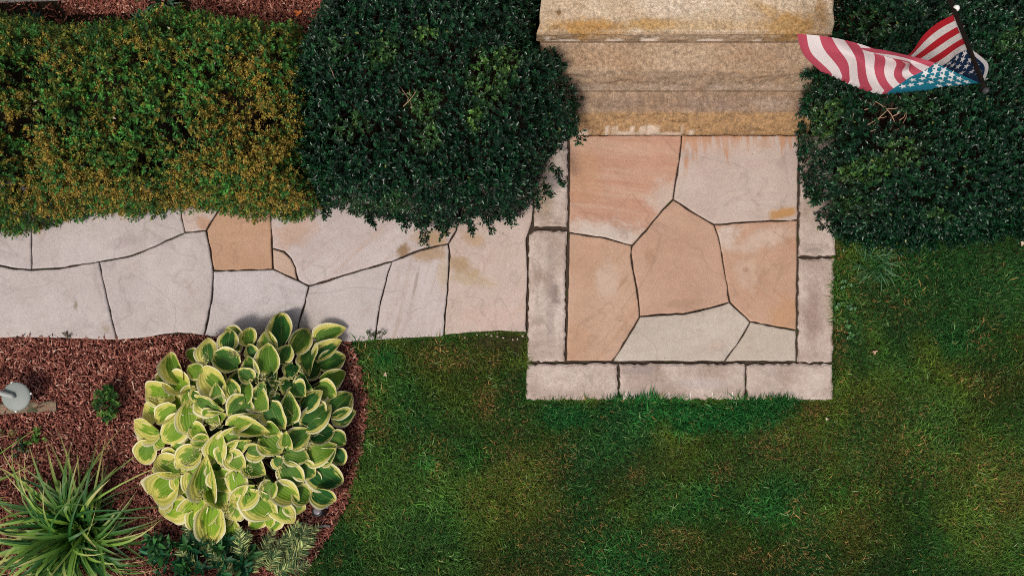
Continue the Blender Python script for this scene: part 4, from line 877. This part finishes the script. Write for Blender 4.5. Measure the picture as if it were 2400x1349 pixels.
def leafy(name, px, py, spots, seed, label, cat, Lr, wr, cols, nl=8, slen=.08, mat=None, spread=.15):
    """a plant of several upright shoots: spots = (px, py, z of the tip)"""
    rg = np.random.default_rng(seed); o0 = empty(name, W(px, py, 0), label, cat); st = []; ps = []; ax = []
    for (x, y, z) in spots:
        tip = Vector(W(x, y, z)); b = Vector(W(px, py, -.01)).lerp(Vector((tip.x, tip.y, -.01)), .6); st.append(tube([b, b.lerp(tip, .6) + Vector((0, 0, .01)), tip], [.004, .003, .0015], 4))
        a = unit(np.array(tip - b) + rg.normal(0, .03, 3)); ps.append(np.array(tip) - a * slen * .8); ax.append(a)
    q, d, n2, t, sid = shoots(np.array(ps), np.array(ax), nl, np.full(len(ps), slen), 1.35, .6, rg)
    L = rg.uniform(*Lr, len(q)); col = np.array(cols)[rg.integers(len(cols), size=len(ps))][sid] * rg.uniform(.65, 1.4, len(q))[:, None]
    leaf_mesh("leaves", q, d, n2, L, L * wr, col, mat or M_leafy, o0, hexa=True)
    V, F = join(st); mesh_py("stems", V, F, plain(name + "_stem", (.09, .12, .035)), o0); return o0
rr = np.random.default_rng(610)
leafy("dark_leafy_plant", 440, 1325, [(rr.uniform(345, 590), rr.uniform(1262, 1385), rr.uniform(.10, .22)) for _ in range(60)], 611, "low dark green leafy plant at the bottom edge below the hosta", "plant", (.06, .11), .36, [(.010, .075, .028), (.016, .11, .040), (.008, .05, .022), (.04, .15, .035)], 8, .10)
leafy("small_shrub", 250, 945, [(250 + 31 * math.sqrt(rr.random()) * math.cos(a), 945 + 46 * math.sqrt(rr.random()) * math.sin(a), rr.uniform(.10, .2)) for a in rr.uniform(0, 6.28, 75)], 612, "small compact bright green shrublet alone in the mulch", "shrub", (.018, .034), .5, [(.05, .15, .025), (.12, .24, .04), (.02, .07, .016), (.03, .10, .02)], 8, .045)
leafy("bed_weed", 85, 1027, [(85 + rr.normal(0, 11), 1024 + rr.normal(0, 12), rr.uniform(.04, .1)) for _ in range(12)], 613, "small bright green weed in the mulch below the timber edging", "weed", (.018, .036), .55, [(.08, .20, .03), (.14, .26, .05)], 6, .04)
leafy("bed_weed", 48, 1052, [(48 + rr.normal(0, 12), 1050 + rr.normal(0, 12), rr.uniform(.03, .08)) for _ in range(10)], 614, "small dark green weed at the left among dry stalks", "weed", (.02, .04), .5, [(.02, .08, .03), (.05, .11, .04)], 6, .04)
leafy("bed_weed", 22, 1015, [(22 + rr.normal(0, 14), 1016 + rr.normal(0, 9), rr.uniform(.03, .08)) for _ in range(8)], 615, "yellowing weed by the left edge under the garden lamp", "weed", (.02, .04), .5, [(.20, .20, .06), (.32, .22, .09)], 5, .04)
leafy("path_weed", 880, 795, [(880 + rr.normal(0, 13), 782 + rr.normal(0, 9), rr.uniform(.04, .08)) for _ in range(12)], 616, "grey green weed growing at the path edge in a flagstone joint", "weed", (.012, .024), .6, [(.16, .19, .12), (.11, .15, .08)], 6, .03)
leafy("path_weed", 155, 797, [(155 + rr.normal(0, 10), 786 + rr.normal(0, 4), rr.uniform(.03, .06)) for _ in range(6)], 617, "tiny grey weed creeping over the left flagstone edge", "weed", (.012, .022), .5, [(.12, .13, .09), (.09, .10, .07)], 6, .03)
for i, (x, y, lb) in enumerate([(1996, 716, "pale clover weed topmost in the row beside the patio's right border"), (1962, 712, "small bright clover weed touching the right patio border"), (1988, 728, "clover weed just under the topmost one by the patio border"), (1987, 762, "pale clover weed lowest but one beside the right patio border"), (1993, 788, "pale clover weed lowest in the row beside the right patio border"), (1980, 665, "small clover weed near the joint of the right patio border")]):
    leafy("clover_weed", x, y, [(x + rr.normal(0, 5), y + rr.normal(0, 5), rr.uniform(.03, .06)) for _ in range(5)], 620 + i, lb, "weed", (.014, .024), .85, [(.12, .26, .12), (.09, .22, .07)], 4, .015)
leafy("bed_seedling", 328, 52, [(328, 48, .12), (334, 40, .12), (322, 44, .1)], 640, "star shaped green seedling in the mulch behind the hedge", "seedling", (.06, .10), .26, [(.05, .17, .08)], 8, .03)
leafy("bed_seedling", 78, 48, [(76, 44, .1), (84, 42, .1)], 641, "dim green seedling behind the hedge near the upper left corner", "seedling", (.05, .08), .4, [(.015, .07, .05)], 6, .03)
M_blue = strap_mat("blue_grass_leaf", (.035, .10, .065), (.07, .16, .09), (.16, .24, .06)); SB = [strap_variant(40 + s, M_blue) for s in range(4)]
clump("iris_clump", 388, 10, 40, .18, .36, "blue green strap leaved clump by the house wall", 403, SB, .05, 1.0, .5)
M_tall = strap_mat("tall_grass_leaf", (.03, .12, .04), (.08, .22, .09), (.12, .26, .10)); ST = [strap_variant(60 + s, M_tall) for s in range(4)]
clump("grass_tuft", 2050, 618, 110, .09, .20, "taller green grass tuft in the lawn below the right shrub", 404, ST, .11, 1.0, .38)

# ------------------------------------------------------------------ garden lamp, timber edging, spotlight
M_lamp = plain("weathered_grey_enamel", (.23, .265, .245), .5, .3, 0.0, nscale=9, var=.10)
M_black = plain("black_cast_metal", (.018, .020, .024), .38, .5, .3, nscale=40, var=.3)
LC = Vector(W(37, 929, .20))
lamp = empty("garden_lamp", Vector(W(-64, 880, 0)), "grey green garden lamp with round cap on a bent arm over the mulch", "lamp")
V, F = lathe([(.004, .012), (.03, .0115), (.06, .009), (.09, .005), (.105, .001), (.108, -.001), (.111, -.009), (.108, -.014), (.095, -.010), (.004, -.002)], 40, Matrix.Translation(LC)); 
mesh_py("cap", V, F, M_lamp, lamp, True)
PB = Vector(W(-64, 880, 0)); pts = [PB + Vector((0, 0, -.02)), PB + Vector((0, 0, .14)), PB + Vector((.03, -.015, .215)), PB.lerp(LC, .45) + Vector((0, 0, .15)), PB.lerp(LC, .75) + Vector((0, 0, .08)), LC + Vector((-.012, .010, .030)), LC + Vector((.004, -.003, .02))]
V, F = tube(pts, [.013, .013, .016, .020, .021, .019, .010], 14); mesh_py("arm", V, F, plain("lamp_arm_enamel", (.36, .39, .37), .6, .2, 0, 9, .08), lamp, True)
V, F = lathe([(.028, -.012), (.030, -.06), (.022, -.085)], 20, Matrix.Translation(LC)); mesh_py("bulb_housing", V, F, M_lamp, lamp, True)
for a in (108, 12, -92):
    k = Matrix.Translation(LC + Vector((.112 * math.cos(R(a)), .112 * math.sin(R(a)), -.010)))
    V, F = lathe([(.002, .008), (.008, .006), (.010, 0), (.008, -.006), (.002, -.008)], 12, k); mesh_py("rim_knob", V, F, plain("knob_steel", (.75, .75, .72), .35, .5), lamp, True)
def timber():
    n = NT("weathered_timber"); P = n.pos(); v = n.map(P, (0, 0, 0), R(4), (.30, .018, .03)); f = n.noise(1.0, 6, v, .7)
    c = n.mix(f, (.06, .05, .038), (.34, .25, .17)); c = n.mix(n.ss(n.noise(14, 4, P), .5, .7), c, (.06, .07, .04)); n.bump(f, .8, .008); m = n.done(c, .9, .1)
    rg = np.random.default_rng(8); a = Vector(W(-90, 962, 0)); b = Vector(W(136, 950, 0)); d = (b - a).normalized(); s = Vector((-d.y, d.x, 0)); V = []; nx = 22
    prof = [(-.040, -.01), (-.041, .018), (-.034, .030), (.034, .032), (.042, .022), (.042, -.01)]
    for i in range(nx + 1):
        p = a.lerp(b, i / nx)
        for (q, z) in prof: V.append(tuple(p + s * (q + rg.normal(0, .0022)) + Vector((0, 0, z + rg.normal(0, .0018)))) )
    F = []; k = len(prof)
    for i in range(nx):
        for j in range(k - 1): F.append((i * k + j, (i + 1) * k + j, (i + 1) * k + j + 1, i * k + j + 1))
    F.append(tuple(range(k))); F.append(tuple(nx * k + j for j in range(k))[::-1])
    o = mesh_py("timber_edging", V, F, m); tag(o, "short weathered grey timber board lying under the garden lamp", "timber")
timber()
spot = empty("landscape_spotlight", W(752, 1198, 0), "small black landscape spotlight in the mulch beside the hosta", "spotlight")
ax = Vector((-.25, .35, .9)).normalized(); Ms = Matrix.Translation(Vector(W(748, 1196, .10))) @ ax.to_track_quat('Z', 'Y').to_matrix().to_4x4()
V, F = lathe([(.018, -.085), (.036, -.075), (.040, -.03), (.042, .012), (.047, .014), (.047, .030), (.040, .032)], 26, Ms); mesh_py("housing", V, F, M_black, spot, True)
V, F = lathe([(.040, .026), (.030, .034), (.015, .038), (.002, .040)], 24, Ms); mesh_py("lens", V, F, plain("frosted_lens", (.17, .16, .18), .25, .5, 0, 20, .1), spot, True)
V, F = tube([W(752, 1200, -.02), W(750, 1198, .04)], .010, 10); mesh_py("stake", V, F, M_black, spot)
V, F = lathe([(.004, -.012), (.016, -.008), (.019, 0), (.014, .010), (.004, .014)], 14, Matrix.Translation(Vector(W(765, 1186, .055)))); mesh_py("knuckle", V, F, plain("grey_knuckle", (.30, .28, .31), .4), spot, True)
V, F = box(*[0] * 0 or (W2(740, 0)[0], W2(776, 0)[0], W2(0, 1233)[1], W2(0, 1226)[1], -.01, .03), .004); mesh_py("mounting_plate", V, F, M_black, spot)

# ------------------------------------------------------------------ pebbles, fallen leaves, dry stalks
def rock(name, px, py, r, z, mat, label, cat, seed, group=None, parent=None):
    rg = np.random.default_rng(seed); V = []; F = []; nl, ns = 5, 8; e = rg.uniform(.65, 1.0); yaw = rg.uniform(0, 3.14); c = W(px, py, 0)
    for j in range(nl + 1):
        th = math.pi * j / nl
        for k in range(ns):
            ph = 2 * math.pi * k / ns; q = r * (1 + rg.normal(0, .09)); x = q * math.sin(th) * math.cos(ph); y = q * e * math.sin(th) * math.sin(ph)
            V.append((c[0] + x * math.cos(yaw) - y * math.sin(yaw), c[1] + x * math.sin(yaw) + y * math.cos(yaw), z + q * .6 * math.cos(th)))
    for j in range(nl):
        for k in range(ns): k2 = (k + 1) % ns; F.append((j * ns + k, (j + 1) * ns + k, (j + 1) * ns + k2, j * ns + k2))
    return tag(mesh_py(name, V, F, mat, None, True), label, cat, group)
PEB = [plain("pebble_" + s, c, .8, .2, nscale=60, var=.25) for s, c in (("tan", (.30, .22, .17)), ("grey", (.26, .23, .21)), ("brown", (.17, .11, .08)), ("pale", (.46, .38, .33)))]
rp = np.random.default_rng(71)
for i, (x, y) in enumerate([(812, 812), (819, 826), (822, 838), (815, 846), (826, 852), (832, 866), (826, 872), (834, 878), (824, 884), (838, 888), (829, 894), (819, 900), (834, 902), (842, 895), (812, 862), (845, 934), (829, 939), (838, 918)]):
    rock("pebble", x, y, rp.uniform(.011, .024), .006, PEB[int(rp.integers(4))], "rounded brown grey pebble in the strip between hosta and lawn", "pebble", 700 + i, "pebbles along the bed edge")
for i, (x, y) in enumerate([(1090, 790), (1118, 784), (1140, 783), (1152, 786), (1166, 788), (1180, 791), (1202, 795), (1213, 794), (1165, 780), (1225, 786)]):
    rock("gravel_stone", x, y, rp.uniform(.007, .013), .004, PEB[3 if i % 2 else 0], "pale gravel stone in the bare soil under the path edge", "stone", 740 + i, "gravel in the bare soil by the path")
rock("gravel_stone", 730, 1286, .013, .012, PEB[3], "pale stone on the mulch near the bottom of the bed edge", "stone", 760)
rock("gravel_stone", 788, 1190, .008, .012, PEB[3], "tiny pale stone on the mulch right of the spotlight", "stone", 761)
def fallen(px, py, z, L, yaw, colr, label, seed):
    rg = np.random.default_rng(seed); c = W(px, py, z); V = []; n_ = 14
    for i in range(n_):
        a = 2 * math.pi * i / n_; rr_ = L * (.5 + .22 * math.cos(3 * a) + rg.normal(0, .04)); x = rr_ * math.cos(a); y = rr_ * .75 * math.sin(a)
        V.append((c[0] + x * math.cos(yaw) - y * math.sin(yaw), c[1] + x * math.sin(yaw) + y * math.cos(yaw), c[2] + abs(x) * .35 + rg.normal(0, .002)))
    V.append(c); F = [(i, (i + 1) % n_, n_) for i in range(n_)]
    V2 = [(x, y, zz - .0015) for x, y, zz in V]; F2 = [tuple(k + n_ + 1 for k in f[::-1]) for f in F]
    o = mesh_py("fallen_leaf", V + V2, F + F2 + [(i, i + n_ + 1, (i + 1) % n_ + n_ + 1, (i + 1) % n_) for i in range(n_)], plain("dry_leaf_%d" % seed, colr, .7, .2, nscale=60, var=.3)); tag(o, label, "leaf")
fallen(2050, 825, .03, .034, .6, (.50, .33, .22), "dry tan leaf lying on the lawn right of the patio", 1)
fallen(903, 877, .03, .028, 1.4, (.58, .40, .33), "pale pink dry leaf on the lawn beside the hosta", 2)
fallen(2396, 570, .03, .040, 2.0, (.62, .48, .36), "pale dry leaf at the right edge under the shrub", 3)
fallen(698, 31, .04, .055, .3, (.62, .17, .05), "bright orange fallen leaf on the mulch behind the hedge", 4)
fallen(1938, 981, .035, .022, 2.2, (.55, .42, .36), "small pale leaf scrap below the patio's lower right corner", 5)
fallen(1770, 36, .53, .008, .2, (.10, .07, .03), "dark speck of leaf litter on the top step", 6)
for i, (pts_, lb) in enumerate([([(20, 1078, .02), (30, 1062, .05), (45, 1056, .03)], "curled dry tan stalk in the mulch at the left"), ([(63, 1082, .015), (66, 1064, .05), (72, 1048, .02)], "pale straw stalk standing beside the bright weed"), ([(-5, 1024, .03), (12, 1021, .04), (26, 1018, .02)], "dry tan stalk at the left edge under the lamp"), ([(-4, 1095, .02), (8, 1088, .04), (18, 1080, .02)], "dry pale stalk at the left edge above the daylilies"), ([(88, 990, .015), (91, 1000, .04), (92, 1008, .02)], "short pale straw below the timber board")]):
    V, F = tube([W(*q) for q in pts_], [.004, .0035, .002], 5); tag(mesh_py("dry_stalk", V, F, M_twigpale), lb, "stalk")

# ------------------------------------------------------------------ flag and pole
M_red = None
def cloth(name, colr, back, tr):       # front print; paler reverse, its tint painting in light through the cloth
    n = NT(name); f = n.noise(260, 3); bf = n.n("ShaderNodeNewGeometry").outputs["Backfacing"]
    c = n.mix(bf, colr, back); c = n.mix(1.0, c, n.mix(f, (.88,) * 3, (1.1,) * 3), 'MULTIPLY'); m = n.done(c, .75, .15); n.translucent(c, tr); return m
M_red = cloth("flag_red", (.50, .018, .030), (.46, .075, .115), .3); M_white = cloth("flag_white", (.76, .73, .70), (.74, .68, .68), .3); M_blue_f = cloth("flag_blue", (.006, .030, .080), (.012, .17, .25), .3); M_star = cloth("flag_star", (.80, .79, .78), (.80, .79, .78), .3)
def tps(src, dst):
    src = np.array(src, float); dst = np.array(dst, float); n = len(src)
    def K(a, b):
        r2 = ((a[:, None] - b[None]) ** 2).sum(-1); return r2 * np.log(r2 + 1e-9) * .5
    A = np.zeros((n + 3, n + 3)); A[:n, :n] = K(src, src) + np.eye(n) * 2e-4; A[:n, n] = 1; A[:n, n + 1:] = src; A[n, :n] = 1; A[n + 1:, :n] = src.T
    w = np.linalg.solve(A, np.vstack([dst, np.zeros((3, dst.shape[1]))]))
    return lambda q: K(np.atleast_2d(q), src) @ w[:n] + w[n] + np.atleast_2d(q) @ w[n + 1:]
C6 = 6 / 13.
ZA, ZB = 1.62, 2.12
L1 = [((0, 0), (2235, 35, ZA)), ((0, C6), (2267, 116, ZA + .25)), ((0, 1), (2297, 196, ZB)), ((.12, 0), (2196, 55, ZA - .03)), ((.25, 0), (2160, 88, ZA - .06)), ((.38, 0), (2130, 128, ZA - .08)), ((.78, 0), (1926, 170, ZA - .02)),
      ((.10, C6), (2242, 128, ZA + .2)), ((.2, C6), (2216, 150, ZA + .14)), ((.4, C6), (2078, 217, ZA + .16)), ((.2, .73), (2188, 208, ZA + .26)), ((.59, .23), (1993, 196, ZA + .05)), ((.1, .8), (2262, 180, ZA + .36)), ((.12, .22), (2212, 98, ZA + .06))]
L2 = [((0, 1), (2297, 196, ZB)), ((.2, .73), (2188, 208, ZA + .26)), ((.4, C6), (2078, 217, ZA + .16)), ((.59, .23), (1993, 196, ZA + .05)), ((.78, 0), (1926, 170, ZA - .02)),
      ((1, 0), (1868, 80, ZA + .10)), ((1, 2 / 13), (1920, 84, ZA + .13)), ((1, 4 / 13), (1978, 94, ZA + .11)), ((1, C6), (2036, 110, ZA + .16)), ((1, .62), (2070, 124, ZA + .19)), ((1, .78), (2088, 136, ZA + .24)), ((1, .9), (2045, 124, ZA + .30)), ((1, 1), (2003, 110, ZA + .33)), ((.85, .78), (2130, 148, ZA + .25)), ((.85, 1), (2062, 116, ZA + .34)), ((.4, 1), (2192, 148, ZA + .36)), ((.2, 1), (2248, 174, ZB - .06)), ((.7, 1), (2118, 128, ZA + .35)), ((.88, .04), (1890, 128, ZA + .06)), ((.4, .73), (2132, 182, ZA + .28)), ((.7, .5), (2060, 158, ZA + .22)), ((.7, .25), (1994, 150, ZA + .10))]
def prep(L): return tps([a for a, b in L], [b for a, b in L])
f1, f2 = prep(L1), prep(L2)
def flagP(u, v):
    q = np.stack([np.atleast_1d(u), np.atleast_1d(v)], 1); cr = q[:, 0] - .78 * (1 - q[:, 1])        # >0: second layer, past the crease
    a = np.where((cr > 0)[:, None], f2(q), f1(q)); z = a[:, 2].copy()
    far = np.clip(np.abs(cr) / .22, 0, 1)
    z += np.where(cr > 0, 1, 0) * (.055 * np.sqrt(far) + .018 * np.sin(q[:, 1] * 15 + q[:, 0] * 5) * far) - np.where(cr <= 0, 1, 0) * (.045 * np.sqrt(far)) * np.clip(q[:, 0] * 6, 0, 1)
    z += np.where(cr <= 0, 1, 0) * .012 * np.sin(q[:, 0] * 22 + q[:, 1] * 4) * np.clip(q[:, 0] * 5, 0, 1)
    k = (CAMH - z) / CAMH / PXM
    return np.stack([(a[:, 0] - 1200) * k, (674.5 - a[:, 1]) * k, z], 1)
flag_o = empty("flag", flagP(0, 0)[0], "red white and blue striped flag with white stars billowing beside the steps", "flag")
def flagpatch(name, u0, u1, v0, v1, nu, nv, mat, parent=None):
    uu = np.linspace(u0, u1, nu + 1); vv = np.linspace(v0, v1, nv + 1); U, Vv = np.meshgrid(uu, vv); P = flagP(U.ravel(), Vv.ravel())
    F = [(j * (nu + 1) + i, j * (nu + 1) + i + 1, (j + 1) * (nu + 1) + i + 1, (j + 1) * (nu + 1) + i) for j in range(nv) for i in range(nu)]
    return mesh_np(name, P, np.array(F), mat, parent or flag_o, smooth=True)
for s in range(13):
    v0, v1 = s / 13, (s + 1) / 13; u0 = 0 if s < 6 else .4
    flagpatch("stripe", u0, 1.0, v0, v1, int(110 * (1 - u0)), 5, M_red if s % 2 == 0 else M_white)
canton = flagpatch("canton", 0, .4, C6, 1, 50, 34, M_blue_f)
for r in range(9):
    nst = 6 if r % 2 == 0 else 5
    for cidx in range(nst):
        cu = .4 * ((cidx + .5) / 6 if nst == 6 else (cidx + 1) / 6); cv = C6 + (1 - C6) * (r + .75) / 9.5
        ru = .017; rv = ru * 1.67 * 1.0; uu = [cu]; vv = [cv]
        for k in range(10):
            a = math.pi / 2 + k * math.pi / 5; q = 1.0 if k % 2 == 0 else .42; uu.append(cu + ru * q * math.cos(a)); vv.append(cv + rv * q * math.sin(a))
        e = .004; P0 = flagP(cu, cv)[0]; du = unit(flagP(cu + e, cv)[0] - P0); dv = flagP(cu, cv + e)[0] - P0; nn = unit(np.cross(du, dv)); dv = np.cross(nn, du)
        P = [P0] + [P0 + .0235 * (1.0 if k % 2 == 0 else .42) * (du * math.cos(math.pi / 2 + k * math.pi / 5) + dv * math.sin(math.pi / 2 + k * math.pi / 5)) for k in range(10)]; P = np.array(P)
        same = np.sign(np.array(uu) - .78 * (1 - np.array(vv)))
        if abs(same.sum()) < 11: continue
        F = [(0, 1 + k, 1 + (k + 1) % 10) for k in range(10)]
        V = np.concatenate([P + nn * .004, P - nn * .004]); F = F + [(11, 12 + (k + 1) % 10, 12 + k) for k in range(10)]
        mesh_np("star", V, np.array(F), M_star, canton)
# white hem sleeve along the pole
hem = flagpatch("hem_sleeve", -.022, 0, .0, 1, 3, 24, M_white)
PT = Vector(flagP(-.013, 1)[0]); PA = Vector(flagP(-.013, 0)[0]); pd = (PT - PA).normalized()
tipP = PT + pd * .06
tw = ((wa + wd * 0 - PA).dot(wnrm)) / pd.dot(wnrm); rootP = PA + pd * tw
pole = empty("flagpole", rootP, "dark flagpole angled out from the house holding the flag", "pole")
V, F = tube([rootP, PA, PT, tipP], [.014, .013, .012, .011], 12); mesh_py("shaft", V, F, plain("dark_wood_pole", (.012, .008, .006), .8, .1, nscale=30), pole, True)
V, F = lathe([(.003, .022), (.012, .015), (.017, 0), (.012, -.015), (.006, -.022)], 16, Matrix.Translation(tipP + pd * .02)); mesh_py("finial", V, F, plain("dull_finial", (.05, .05, .055), .5, .3), pole, True)
V, F = lathe([(.003, .018), (.012, .013), (.017, 0), (.012, -.013), (.003, -.018)], 14, Matrix.Translation(Vector(W(2249, 18, PA.z - .03)))); 
bp = PA - pd * .06
V, F = lathe([(.003, .020), (.014, .014), (.020, 0), (.014, -.014), (.003, -.020)], 14, Matrix.Translation(bp + Vector((.012, 0, .012)))); mesh_py("white_clip", V, F, plain("white_plastic", (.8, .8, .78), .4), pole, True)
bk = Matrix.Translation(rootP) @ wnrm.to_track_quat('Z', 'Y').to_matrix().to_4x4()
V, F = lathe([(.05, .04), (.05, -.01), (.03, -.03), (.02, -.06)], 16, bk); mesh_py("bracket", V, F, M_black, pole)
